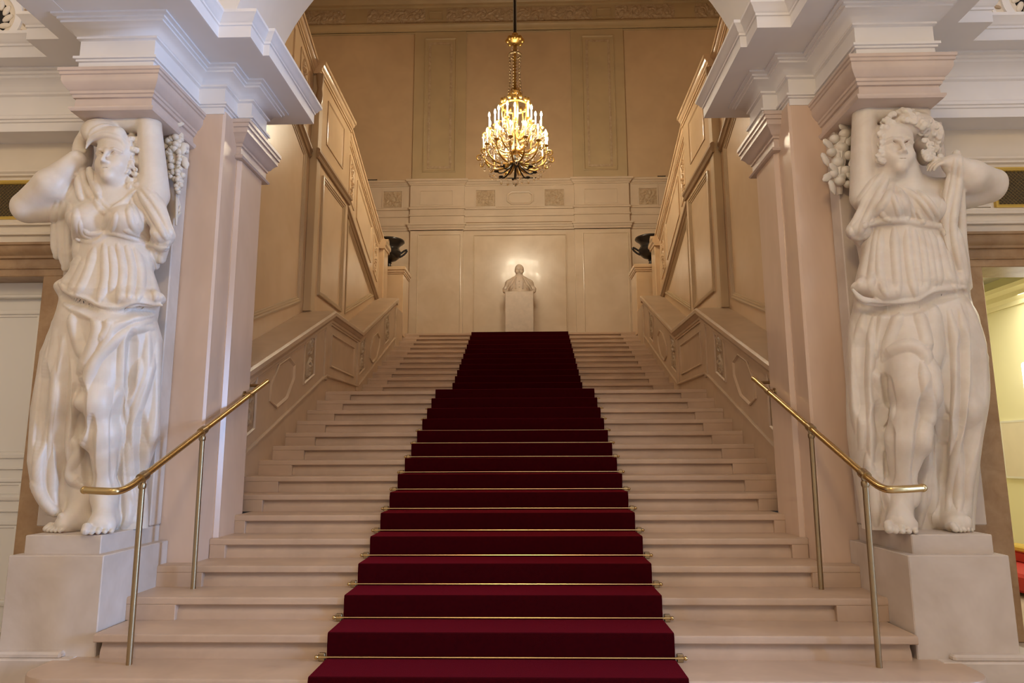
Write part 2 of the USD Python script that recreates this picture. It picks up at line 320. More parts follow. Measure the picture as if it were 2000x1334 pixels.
# ---------------------------------------------------------------- stair hall side walls with the upper flights' parapets
def rail_z(y): return 7.0 + S_*(5.16-y) if y < 5.16 else 7.0 if y < 6.86 else 7.0 - .395*(y-6.86)
def str_z(y): return 5.66 + S_*(5.16-y) if y < 5.16 else 5.66 if y < 6.86 else 5.66 - S_*(y-6.86)
def cap_z(y): return 3.33 - S_*(5.17-y) if y < 5.17 else 3.33 if y < 6.75 else 3.33 + .421*(y-6.75)
RAILP = [(0, -.20), (-.015, -.20), (-.015, -.165), (-.03, -.16), (-.03, -.12), (-.05, -.105), (-.065, -.07), (-.085, -.06), (-.085, -.012), (-.075, 0), (.30, 0), (.30, -.20)]
CAPP = [(0, -.20), (-.012, -.20), (-.012, -.175), (-.022, -.165), (-.022, -.13), (-.04, -.115), (-.052, -.08), (-.07, -.072), (-.07, -.025), (-.055, -.008), (-.05, 0), (.388, 0), (.388, -.20)]
for s in (-1, 1):
    nm = names[s]
    w = thing(f'wall_stair_{nm}', f'polished stucco side wall of the stairs on the {nm}, rising to the stepped parapet of the upper flight', 'wall', **struct)
    near = [(1.9, 0), (5.16, 0), (5.16, rail_z(5.15)-.1), (1.9, rail_z(1.9)-.1)]
    mid = [(5.16, 0), (6.86, 0), (6.86, 6.9), (5.16, 6.9)]
    far = [(6.86, 0), (9.85, 0), (9.85, rail_z(9.85)-.1), (6.86, 6.9)]
    obj('near_wall', mir(ext(near, 'x', 2.90, 3.2), s), M['swall'], w); obj('middle_wall', mir(ext(mid, 'x', 2.80, 3.2), s), M['swall'], w); obj('far_wall', mir(ext(far, 'x', 2.89, 3.2), s), M['swall'], w)
    # parapet rail and string course
    for x0, ys in ((2.90, (1.9, 5.10)), (2.80, (5.10, 6.90)), (2.89, (6.90, 9.80))):
        pr = RAILP
        obj('parapet_rail', mir(rail(pr, [(y, rail_z(min(max(y, 1.9), 9.8))) for y in ys], x0), s), M['swall'], w)
        obj('string_course', mir(rail([(0, -.15), (-.03, -.15), (-.045, -.12), (-.03, -.09), (-.055, -.06), (-.055, -.02), (-.03, 0), (0, 0)], [(y, str_z(y)) for y in ys], x0), s), M['stringer'], w, label='brown marble string course')
    obj('corner_strip', mir(box(2.792, 2.9, 5.135, 5.30, 3.33, 6.82, .006), s), M['moulding'], w, label='darker corner pilaster')
    obj('corner_bracket', mir(lathe([(.03, 6.35), (.045, 6.4), (.05, 6.5), (.035, 6.6), (.05, 6.7), (.06, 6.82)], 10, (2.80, 5.14, 0)), s), M['stringer'], w)
    MP = [(0, 0), (0, .03), (.018, .036), (.03, .022), (.05, .026), (.06, .012), (.075, .012), (.085, 0)]
    def fr(pts, x0, m='moulding', pr=MP, n='panel_moulding'):
        obj(n, facing(frame(pts, pr, lambda a, b, h: (s*(x0-h), a, b)), (-s, 0, 0)), M[m], w)
    fr([(2.3, cap_z(2.3)+.30), (4.95, cap_z(4.95)+.17), (4.95, str_z(4.95)-.22), (2.3, str_z(2.3)-.22)], 2.90)
    fr([(5.42, 3.62), (6.62, 3.62), (6.62, 5.40), (5.42, 5.40)], 2.80)
    fr([(7.15, cap_z(7.15)+.20), (9.2, cap_z(9.2)+.12), (9.2, str_z(9.2)-.20), (7.15, str_z(7.15)-.20)], 2.89)
    # parapet panels with a carved strip at each end
    MQ = [(0, 0), (0, .014), (.012, .018), (.022, .006), (.03, 0)]
    for (ya, yb, x0) in ((2.4, 4.3, 2.90), (5.55, 6.45, 2.80), (7.75, 8.95, 2.89)):
        fr([(ya, str_z(ya)+.28), (yb, str_z(yb)+.28), (yb, rail_z(yb)-.36), (ya, rail_z(ya)-.36)], x0, 'swall', MQ)
    for i, (yc, x0) in enumerate(((4.75, 2.90), (7.38, 2.89), (9.35, 2.89))):
        cu, bl = vine(.26, .62, 3, 5+i); zc = (str_z(yc)+.13+rail_z(yc)-.2)/2; sl = -S_
        obj('carved_strip', facing(relief(.28, .66, cu, bl, lambda a, b, h: (s*(x0-h-.004), yc+a, zc+b+sl*a), 22, 50, 2.2), (-s, 0, 0)), M['swall'], w, label='carved acanthus strip')
        fr([(yc-.18, zc-.37-sl*.18), (yc+.18, zc-.37+sl*.18), (yc+.18, zc+.37+sl*.18), (yc-.18, zc+.37-sl*.18)], x0, 'swall', MQ)
    # newel of the upper flight
    obj('newel', mir(box(2.79, 3.15, 9.72, 10.12, ZT-.2, 5.62, .015), s), M['swall'], w)
    obj('newel_cap', mir(rail([(0, -.2), (-.02, -.19), (-.02, -.15), (-.05, -.12), (-.05, -.06), (-.03, 0), (.36, 0), (.40, -.06), (.40, -.12), (.36, -.2)], [(9.66, 5.80), (10.17, 5.80)], 2.79), s), M['swall'], w)
    obj('newel_scroll', mir(tube([(2.76, 10.0, 5.80), (3.1, 10.0, 5.80)], .10, 16), s), M['swall'], w)
    obj('upper_flight', mir(ext([(2.0, 6.4), (2.0, 6.6), (5.2, 5.5), (6.9, 5.5), (10.7, ZT), (10.7, ZT-.25), (6.9, 5.2), (5.2, 5.2)], 'x', 3.2, 6.4), s), M['stair'], w)

    # balustrade beside the lower flights
    b = thing('stair_balustrade', f'carved stone balustrade stepping up the {nm} side of the stairs', 'balustrade', (s*2.51, 5.17, ZL))
    top = [(1.95, cap_z(1.95)-.1), (5.17, 3.23), (6.75, 3.23), (9.60, cap_z(9.6)-.1)]
    obj('body', mir(ext([(1.95, .6)] + [(9.60, 3.2), ][:0] + [(5.0, 1.9), (6.7, 2.0), (9.60, 3.1)] + top[::-1], 'x', 2.51, 2.795), s), M['dado'], b)
    obj('coping', mir(rail(CAPP, [(1.95, cap_z(1.95)), (5.17, 3.33), (6.75, 3.33), (9.62, cap_z(9.62))], 2.51), s), M['dado'], b, label='moulded sloping coping')
    obj('base_moulding', mir(rail([(.02, .02), (-.015, .02), (-.028, .012), (-.028, -.008), (-.015, -.02), (.02, -.02)], [(1.95, 2.42-S_*(5.0-1.95)), (5.0, 2.42), (6.72, 2.42+.03), (9.6, 3.70)], 2.51), s), M['dado'], b)
    for ya in (4.90, 6.62): obj('corner_strip', mir(box(2.49, 2.52, ya, ya+.13, 2.36, 3.15, .008), s), M['dado'], b)
    def frb(pts, pr=MQ, n='panel_moulding'): obj(n, facing(frame(pts, pr, lambda a, c, h: (s*(2.51-h), a, c)), (-s, 0, 0)), M['dado'], b)
    frb([(5.20, 2.56), (6.45, 2.56), (6.45, 3.02), (5.20, 3.02)])
    octo = [(.15, .30), (-.15, .18), (-.36, -.07), (-.36, -.24), (-.15, -.30), (.15, -.18), (.36, .07), (.36, .24)]
    for yc, zc in ((3.42, 2.17), (7.85, 3.24)): frb([(yc+a, zc+c) for a, c in octo], [(0, 0), (0, .014), (.012, .02), (.03, .006), (.04, -.004)], 'octagon_moulding')
    for i, yc in enumerate((2.50, 4.30, 6.93, 8.82)):
        zc = (2.56 + S_*(yc-4.30)) if yc < 5 else (2.95 + .421*(yc-6.9)); cu, bl = vine(.30, .46, 2, 20+i, .016)
        obj('carved_panel', facing(relief(.34, .50, cu, bl, lambda a, c, h: (s*(2.51-h-.003), yc+a, zc+c+S_*a), 26, 38, 1.6), (-s, 0, 0)), M['relief'], b, label='carved acanthus panel')
        hw, hh = .20, .275
        frb([(yc-hw, zc-hh-S_*hw), (yc+hw, zc-hh+S_*hw), (yc+hw, zc+hh+S_*hw), (yc-hw, zc+hh-S_*hw)], [(0, 0), (0, .016), (.012, .02), (.025, .004)], 'panel_moulding')
    obj('end_newel', mir(box(2.475, 2.90, 9.60, 10.28, ZT-.8, 4.36, .02), s), M['dado'], b)
    obj('end_scroll', mir(tube([(2.455, 9.62, cap_z(9.62)-.08), (2.90, 9.62, cap_z(9.62)-.08)], .075, 14), s), M['dado'], b)

    # urn and its pedestal
    side = 'left' if s < 0 else 'right'
    up = thing('urn_pedestal', f'stone pedestal carrying the black urn on the {side}', 'pedestal', (s*2.86, 10.65, ZT), group=None)
    obj('shaft', mir(box(2.49, 3.14, 10.30, 11.0, ZT-.1, 5.24, .012), s), M['swall'], up)
    pq = [(-3.14, 11.0), (-3.14, 10.30), (-2.49, 10.30), (-2.49, 11.0)]
    if s > 0: pq = [(-x, y) for x, y in pq][::-1]
    obj('cap_moulding', sweep_plan([(0, 5.22), (.015, 5.225), (.015, 5.25), (.03, 5.26), (.03, 5.29), (.05, 5.31), (.05, 5.37), (.04, 5.38), (-.25, 5.38), (-.25, 5.22)], pq), M['swall'], up)
    u = thing('urn', f'black bronze urn with loop handles on the pedestal at the {side}', 'urn', (s*2.88, 10.65, 5.38))
    c = (s*2.88, 10.65, 5.38)
    obj('foot', box(c[0]-.14, c[0]+.14, c[1]-.14, c[1]+.14, 5.38, 5.43, .008), M['bronze'], u)
    obj('bowl', lathe([(.0, .05), (.125, .05), (.12, .075), (.06, .10), (.045, .15), (.05, .17), (.065, .18), (.05, .20), (.07, .215), (.16, .25), (.23, .31), (.262, .38), (.268, .42), (.24, .47), (.215, .51), (.22, .55), (.26, .60), (.31, .635), (.335, .66), (.33, .69), (.31, .70), (.25, .66), (.0, .62)], 36, c), M['bronze'], u)
    for e in (-1, 1):
        obj('handle', tube(bez((c[0]+e*.23, c[1], 5.69), (c[0]+e*.40, c[1], 5.76), (c[0]+e*.46, c[1], 5.93), (c[0]+e*.36, c[1], 5.86), (c[0]+e*.26, c[1], 5.78)), .022, 8), M['bronze'], u)

# ---------------------------------------------------------------- the stairs
st = thing('staircase', 'broad pale limestone staircase of two flights with a landing between', 'staircase', (0, 0, 0), kind='structure')
def nose(y0, y1, z, x0, x1):
    return ext([(y0+.014, z), (y0+.004, z-.004), (y0, z-.014), (y0, z-.044), (y0+.005, z-.05), (y1, z-.05), (y1, z)], 'x', x0, x1)
def step(y0, z, hw, y1, rec=2.18, parent=st):
    ms = [nose(y0, y1, z, -hw, hw)]
    r = min(rec, hw-.03)
    cove = [(y0+.046, z-.05), (y0+.046, z-.075), (y0+.036, z-.095), (y0+.030, z-.115), (y0+.030, z-RISE-.002), (y1, z-RISE-.002), (y1, z-.05)]
    ms.append(ext(cove, 'x', -r, r))
    if r < hw-.05:
        for e in (-1, 1): ms.append(mir(box(r-.001, hw-.0015, y0+.001, y1, z-RISE-.002, z-.049, .003), e))
    obj('step', cat_(ms), M['stair'], parent, smooth=30)
def plan_step(hw, r, y1, z0, z1, inset):
    P = [(-(hw-inset), y1), (-(hw-inset), r)] + [(-(hw-r)-(r-inset)*math.cos(a), r-(r-inset)*math.sin(a)) for a in np.linspace(.1, PI/2, 9)]
    P += [(-x, y) for x, y in P[::-1]]
    return P
z = RISE
P0 = plan_step(2.74, .20, .62, 0, z, 0); P1 = plan_step(2.74, .20, .62, 0, z, .03)
up = lambda P, zz, : [(x, y, zz) for x, y in P]
sm = lambda i: plan_step(2.74, .20, .62, 0, z, i)
obj('step', cat_([loft([up(sm(.006), z-.05), up(P0, z-.044), up(P0, z-.014), up(sm(.004), z-.004), up(sm(.014), z)]), loft([up(sm(.04), -.01), up(sm(.03), z-.049)])]), M['stair'], st, smooth=30)
HW = {1: 2.495, 2: 2.515, 3: 2.515, 4: 2.303, 5: 2.27}
for i in range(1, 14): step(T*i, RISE*(i+1), HW.get(i, 2.515), T*(i+1)+.06, 2.18 if i > 1 else 2.49)
step(T*14, ZL, 2.515, Y1+.1)
for j in range(1, 12): step(Y1+T*(j-1), ZL+RISE*j, 2.515, Y1+T*j+.06)
step(Y1+T*11, ZT, 2.515, 11.05)

# ---------------------------------------------------------------- rear wall of the stair hall
def bz(x0, x1, z0, z1, d, b=.006): return box(x0, x1, YB-d, YB+.02, z0, z1, b)
bw = thing('wall_back', 'tall rear wall of the stair hall with panels, pilaster strips and a carved frieze', 'wall', **struct)
obj('upper_wall', box(-6.6, 6.6, YB, YB+.3, 8.5, 14.6), M['bwall_up'], bw); obj('band_wall', box(-6.6, 6.6, YB, YB+.3, 7.15, 8.5), M['bwall_mid'], bw); obj('lower_wall', box(-6.6, 6.6, YB, YB+.3, 3.5, 7.15), M['bwall_low'], bw)
toB = lambda a, b, h: (a, YB-h, b)
def frw(x0, x1, z0, z1, d, m, pr, n='panel_moulding'):
    obj(n, facing(frame([(x0, z0), (x1, z0), (x1, z1), (x0, z1)], pr, lambda a, b, h: (a, YB-d-h, b)), (0, -1, 0)), M[m], bw)
FR = [(0, 0), (0, .02), (.02, .026), (.035, .008), (.05, 0)]
for x0, x1 in ((-2.87, -1.45), (1.40, 2.83)):
    obj('pilaster_strip', bz(x0, x1, 8.56, 12.86, .05), M['bwall_pil'], bw)
    frw(x0+.28, x1-.26, 8.78, 12.66, .05, 'bwall_pil', FR)
    frw(x0+.40, x1-.38, 8.88, 12.53, .05, 'relief', [(0, 0), (0, .012), (.03, .016), (.06, .012), (.06, 0)], 'carved_border')
for x0, x1 in ((-6.6, -2.87), (-1.45, 1.40), (2.83, 6.6)): obj('wall_joint', bz(x0, x1, 12.82, 12.86, .03), M['bwall_pil'], bw)
K = [(0, 8.40), (.02, 8.405), (.02, 8.43), (.05, 8.45), (.07, 8.49), (.10, 8.50), (.10, 8.545), (.085, 8.56), (-.02, 8.56), (-.02, 8.40)]
brk = [(-6.6, YB), (-2.9, YB), (-2.9, YB-.08), (-1.47, YB-.08), (-1.47, YB), (1.41, YB), (1.41, YB-.08), (2.85, YB-.08), (2.85, YB), (6.6, YB)]
obj('cornice', sweep_plan(K, brk), M['bwall_mid'], bw, label='thin projecting cornice')
for x0, x1 in ((-2.9, -1.47), (1.41, 2.85)):
    obj('band_pier', bz(x0, x1, 7.15, 8.42, .08), M['bwall_mid'], bw)
    frw(x0+.26, x1-.3, 7.86, 8.26, .08, 'bwall_mid', [(0, 0), (0, .01), (.015, .012), (.02, 0)])
obj('band_moulding', sweep_plan([(0, 7.74), (.03, 7.75), (.03, 7.79), (.015, 7.81), (0, 7.82), (-.02, 7.82), (-.02, 7.74)], brk), M['bwall_mid'], bw)
obj('band_moulding', sweep_plan([(0, 7.55), (.018, 7.56), (.018, 7.60), (0, 7.61), (-.02, 7.61), (-.02, 7.55)], brk), M['bwall_mid'], bw)
for i, (x0, x1) in enumerate(((-3.62, -3.14), (-1.16, -.67), (.65, 1.14), (3.12, 3.58))):
    w_ = x1-x0; rnd = random.Random(40+i); cu = [(spiral((0, 0), .17, .05, rnd.uniform(0, 6), 1.3, 30), .016)]; bl = [(0, 0, .06, .06, 0, .03)]
    for q in range(8): a = q*PI/4+.3; bl.append((.14*math.cos(a), .14*math.sin(a), .07, .028, a+.6, .02)); bl.append((.19*math.cos(a+.3), .19*math.sin(a+.3), .05, .02, a-.5, .016))
    obj('carved_square', facing(relief(w_, .43, cu, bl, lambda a, b, h: ((x0+x1)/2+a, YB-.012-h, 8.05+b), 36, 34), (0, -1, 0)), M['relief'], bw, label='square carved foliage panel')
    frw(x0-.03, x1+.03, 7.80, 8.30, 0, 'bwall_mid', [(0, 0), (0, .022), (.02, .026), (.03, .012)])
ov = [(.36, .10), (.24, .19), (-.24, .19), (-.36, .10), (-.36, -.10), (-.24, -.19), (.24, -.19), (.36, -.10)]
obj('octagon_moulding', facing(frame([(a, 8.06+b) for a, b in ov], [(0, 0), (0, .02), (.02, .03), (.05, .02), (.06, 0)], toB), (0, -1, 0)), M['bwall_mid'], bw)
# lower wall: architrave, centre panel, side pilasters
obj('lower_cornice', sweep_plan([(0, 7.17), (.02, 7.18), (.02, 7.22), (.04, 7.24), (.05, 7.29), (.07, 7.30), (.07, 7.345), (-.02, 7.345), (-.02, 7.17)], [(-6.6, YB), (-2.9, YB), (-2.9, YB-.08), (-1.49, YB-.08), (-1.49, YB-.03), (1.41, YB-.03), (1.41, YB-.08), (2.85, YB-.08), (2.85, YB), (6.6, YB)]), M['bwall_mid'], bw)
obj('dark_joint', bz(-1.48, 1.40, 7.345, 7.365, .11, .002), M['stringer'], bw)
for x0, x1 in ((-2.88, -1.49), (1.41, 2.85)):
    obj('lower_pilaster', bz(x0, x1, 3.6, 7.18, .08), M['bwall_low'], bw)
    frw(x0+.20, x1-.06, 4.0, 7.06, .08, 'bwall_low', [(0, 0), (0, .012), (.015, .016), (.03, 0)])
frw(-1.24, 1.20, 3.9, 7.06, 0, 'bwall_low', [(0, 0), (0, .02), (.02, .026), (.04, 0)])
# crowning frieze
obj('frieze_wall', bz(-6.6, 6.6, 12.86, 13.62, .06), M['bwall_pil'], bw)
obj('frieze_moulding', sweep_plan([(0, 12.86), (.04, 12.88), (.05, 12.95), (.09, 13.0), (.09, 13.05), (0, 13.07), (-.02, 13.07), (-.02, 12.86)], [(-6.6, YB-.06), (6.6, YB-.06)]), M['bwall_pil'], bw)
obj('frieze_cornice', sweep_plan([(0, 13.58), (.06, 13.60), (.06, 13.66), (.12, 13.72), (.25, 13.80), (.25, 13.92), (.35, 14.05), (.45, 14.1), (.45, 14.25), (-.02, 14.25), (-.02, 13.58)], [(-6.6, YB-.06), (6.6, YB-.06)]), M['bwall_pil'], bw)
for i, (x0, x1) in enumerate(((-4.20, -2.60), (-2.0, 2.0), (2.62, 4.24), (-6.4, -4.8), (4.8, 6.4))):
    w_ = x1-x0; rnd = random.Random(60+i); cu, bl = [], []; n = max(2, round(w_/.42))
    for q in range(n):
        xx = -w_/2+(q+.5)*w_/n; e = 1 if q % 2 else -1; cu.append((spiral((xx, 0), .17, .04, e*PI/2, e*1.4, 30), .02)); bl.append((xx, 0, .06, .06, 0, .035))
        for g in range(9): a = rnd.uniform(0, 6.28); d_ = rnd.uniform(.08, .19); bl.append((xx+d_*math.cos(a)*1.15, d_*math.sin(a), .075, .03, a+.8, .028))
    obj('frieze_relief', facing(relief(w_, .44, cu, bl, lambda a, b, h: ((x0+x1)/2+a, YB-.065-h, 13.33+b), int(w_*60), 28), (0, -1, 0)), M['relief'], bw, label='carved foliage frieze')
for x0, x1 in ((-2.5, -2.1), (2.1, 2.52)): frw(x0, x1, 13.2, 13.46, .06, 'bwall_pil', [(0, 0), (0, .02), (.02, .024), (.03, 0)])
for nme, x0, x1 in (('left', -4.06, -3.8), ('middle', -.55, .41), ('right', 3.62, 3.8)):
    t_ = thing('ledge_light', {'left': 'short dark strip lamp on the cornice at the far left of the rear wall', 'middle': 'long dark strip lamp on the cornice under the chandelier', 'right': 'short dark strip lamp on the cornice at the far right of the rear wall'}[nme], 'strip lamp', ((x0+x1)/2, YB-.06, 8.56))
    obj('housing', box(x0, x1, YB-.09, YB-.03, 8.56, 8.585, .004), M['dark'], t_)
    obj('end_cap', box(x0-.012, x0, YB-.092, YB-.028, 8.56, 8.588), M['bronze'], t_); obj('end_cap', box(x1, x1+.012, YB-.092, YB-.028, 8.56, 8.588), M['bronze'], t_)

# ---------------------------------------------------------------- carpet, rods, handrails
def carpet_path(o):
    P = [(-o, 0.0)]
    def nosing(y, z): P.extend([(y-o, z-.012), (y-o+.004, z+o-.004), (y-o+.014, z+o)])
    for i in range(15):
        y, z = T*i, RISE*(i+1)
        if i: P.append((y-o, z-RISE+o))
        nosing(y, z)
    for j in range(1, 13):
        y, z = Y1+T*(j-1), ZL+RISE*j
        P.append((y-o, z-RISE+o)); nosing(y, z)
    P.append((12.35, ZT+o)); return P
P = carpet_path(.016) + carpet_path(.0015)[::-1]
obj('stair_carpet', ext(P, 'x', -1.046, 1.046), M['carpet'], smooth=20, label='deep red carpet runner laid up the middle of the stairs', cat='carpet')
rod = None; order = ['lowest', 'second', 'third', 'fourth', 'fifth', 'sixth', 'seventh', 'eighth', 'ninth', 'tenth', 'eleventh', 'twelfth', 'thirteenth', 'fourteenth']
def make_rod(k):
    lab = 'lowest brass carpet rod across the red runner' if k == 0 else f'brass carpet rod across the red runner, {order[k]} from the bottom'
    path = '/World/' + numbered('/World', 'carpet_rod'); i = k+1; loc = (0, T*i-.028, RISE*i+.026)
    x = UsdGeom.Xform.Define(stage, path); x.AddTranslateOp().Set(Gf.Vec3d(*loc)); tag(x.GetPrim(), lab, 'carpet rod', 'brass rods holding the stair carpet'); base_of[path] = np.zeros(3)
    if k == 0:
        obj('rod', tube([(-1.10, 0, 0), (1.10, 0, 0)], .0065, 8), M['brass'], path)
        for e in (-1, 1):
            obj('bracket', cat_([box(e*1.075-.02, e*1.075+.02, .0, .026, -.0245, .022, .004), tube([(e*1.075, .02, 0), (e*1.075, -.004, 0)], .013, 8)]), M['brassdull'], path)
            obj('finial', ball((e*1.105, 0, 0), .013), M['brass'], path)
    else:
        x.GetPrim().GetReferences().AddInternalReference('/World/carpet_rod'); x.GetPrim().SetInstanceable(True)
for k in range(14): make_rod(k)

for s in (-1, 1):
    nm = names[s]; zr = lambda y: 1.250 + S_*(y-.27)
    h = thing('handrail', f'brass tube handrail on two posts up the {nm} side of the lower steps', 'handrail', (s*2.21, .26, RISE))
    x = s*2.213
    low = bez((x, .20, zr(.20)), (x, .06, zr(.06)-.005), (x, -.02, 1.172), (x+s*.03, .0, 1.170), n=9)
    pts = np.vstack([[(x, 2.20, zr(2.20))], [(x, 1.2, zr(1.2))], low, bez((x+s*.05, .0, 1.170), (x+s*.14, .02, 1.172), (x+s*.225, .05, 1.176), n=6)])
    obj('rail', tube(pts, .0215, 14), M['brass'], h)
    obj('rail_end', ball(pts[-1], .024), M['brass'], h); obj('rail_end', ball(pts[0], .0235), M['brass'], h)
    for yy, zb in ((.26, RISE), (1.012, 3*RISE)):
        pp = obj('post', tube([(s*2.205, yy, zb), (s*2.213, yy, zr(yy)-.02)], .0175, 12), M['brassdull'], h)
        obj('collar', tube([(x, yy-.028, zr(yy-.028)), (x, yy+.028, zr(yy+.028))], .031, 14), M['brassdull'], h)
        obj('neck', lathe([(.018, -.075), (.024, -.065), (.024, -.045), (.018, -.035), (.022, -.02), (.022, 0)], 12, (s*2.213, yy, zr(yy))), M['brassdull'], h)
    obj('wall_bracket', cat_([tube([(x, 1.84, zr(1.84)), (s*2.262, 1.84, zr(1.84)-.005)], .016, 10), tube([(s*2.258, 1.84, zr(1.84)-.005), (s*2.272, 1.84, zr(1.84)-.005)], .035, 14), tube([(x, 1.81, zr(1.81)), (x, 1.87, zr(1.87))], .029, 12)]), M['brassdull'], h)
    obj('wall_bracket', cat_([tube([(x, 2.12, zr(2.12)-.01), (s*2.508, 2.12, zr(2.12)-.01)], .014, 10), tube([(s*2.497, 2.12, zr(2.12)-.01), (s*2.508, 2.12, zr(2.12)-.01)], .032, 14)]), M['brassdull'], h)

# ---------------------------------------------------------------- pedestals of the statues
for s in (-1, 1):
    nm = names[s]
    p = thing('statue_pedestal', f'pale stone pedestal block under the {nm} statue', 'pedestal', (s*2.82, .82, 0))
    obj('base_plinth', mir(box(2.62, 3.28, .34, 1.215, 0, .152, .008), s), M['pedestal'], p)
    obj('base_moulding', mir(box(2.70, 3.24, .37, 1.215, .145, .185, .012), s), M['pedestal'], p)
    obj('die', mir(box(2.512, 3.125, .42, 1.215, .14, .752, .006), s), M['pedestal'], p)
    obj('plinth', mir(box(2.585, 3.088, .50, 1.215, .745, .868, .006), s), M['pedestal'], p)

# ---------------------------------------------------------------- doors, side room, grilles, medallions
dl = thing('door_1', 'white panelled double door in the brown marble surround on the left', 'door', (-4.58, 1.62, 0), kind='structure')
obj('leaf', box(-5.4, -3.80, 1.62, 1.68, 0, 2.9), M['door'], dl)
obj('transom', cat_([box(-5.4, -3.80, 1.58, 1.63, 2.72, 2.84, .006), box(-5.4, -3.80, 1.565, 1.63, 2.70, 2.735, .008)]), M['door'], dl)
PF = [(0, 0), (0, .012), (.012, .018), (.03, .018), (.04, .006), (.055, .010), (.06, -.004)]
for x0, x1 in ((-4.52, -3.93), (-5.25, -4.64)):
    for z0, z1 in ((1.36, 2.60), (1.02, 1.20), (.2, .86)):
        obj('door_panel', facing(frame([(x0, z0), (x1, z0), (x1, z1), (x0, z1)], PF, lambda a, b, h: (a, 1.62-h, b)), (0, -1, 0)), M['door'], dl)
for z_ in (1.28, .94): obj('door_rail', box(-5.4, -3.80, 1.606, 1.63, z_-.012, z_+.012, .004), M['door'], dl)
# room on the right
obj('wall_room_right', box(6.3, 6.5, 1.74, 6, 0, 3.6), M['yroom'], label='yellow wall seen through the right doorway', cat='wall', **struct)
obj('wall_room_left', box(3.25, 3.4, 1.74, 6, 0, 3.6), M['yroom'], label='yellow wall of the side room next to the pier', cat='wall', **struct)
obj('wall_room_back', box(3.3, 6.5, 5.8, 6, 0, 3.6), M['yroom'], label='yellow rear wall of the side room', cat='wall', **struct)
obj('ceiling', box(3.3, 6.5, 1.74, 6, 3.6, 3.75), M['plaster'], label='ceiling of the yellow side room', cat='ceiling', **struct)
t = thing('trim', 'yellow cornice under the ceiling of the side room', 'cornice', **struct)
obj('cornice', mir(rail([(0, 0), (-.03, 0), (-.04, .05), (-.09, .09), (-.10, .15), (-.16, .19), (-.17, .24), (0, .24)], [(1.74, 3.2), (5.8, 3.2)], 6.3), 1), M['yroom'], t)
pn = thing('wall_panel', 'pale glazed panel on the yellow wall of the right side room', 'panel', (6.3, 4.5, 1.3))
obj('pane', box(6.272, 6.29, 3.2, 5.08, 1.08, 1.76, .004), M['cream'], pn); obj('panel_frame', facing(frame([(3.18, 1.06), (5.10, 1.06), (5.10, 1.78), (3.18, 1.78)], [(0, 0), (0, .03), (.025, .03), (.025, .02)], lambda a, b, h: (6.3-h, a, b)), (-1, 0, 0)), M['door'], pn)
wl = thing('wall_lamp', 'glowing white wall lamp in the yellow side room on the right', 'lamp', (6.25, 4.45, 2.24))
obj('back_plate', box(6.27, 6.3, 4.16, 4.36, 2.1, 2.4, .004), M['gold'], wl); obj('shade', box(6.16, 6.27, 4.08, 4.44, 2.03, 2.46, .02), glow('lamp_shade', (1, .95, .85), 3.0), wl)
sf = thing('bench', 'low red upholstered bench with a gilded top rail in the right side room', 'bench', (5.3, 3.3, 0))
obj('seat', box(4.9, 5.55, 2.2, 4.0, .04, .22, .03), M['red'], sf); obj('backrest', box(5.42, 5.58, 2.2, 4.0, .20, .34, .03), M['red'], sf); obj('top_rail', box(5.40, 5.60, 2.18, 4.02, .33, .39, .015), M['goldpaint'], sf)
for yy in (2.3, 3.9):
    for xx in (4.96, 5.5): obj('leg', box(xx-.03, xx+.03, yy-.03, yy+.03, 0, .06, .006), M['goldpaint'], sf)
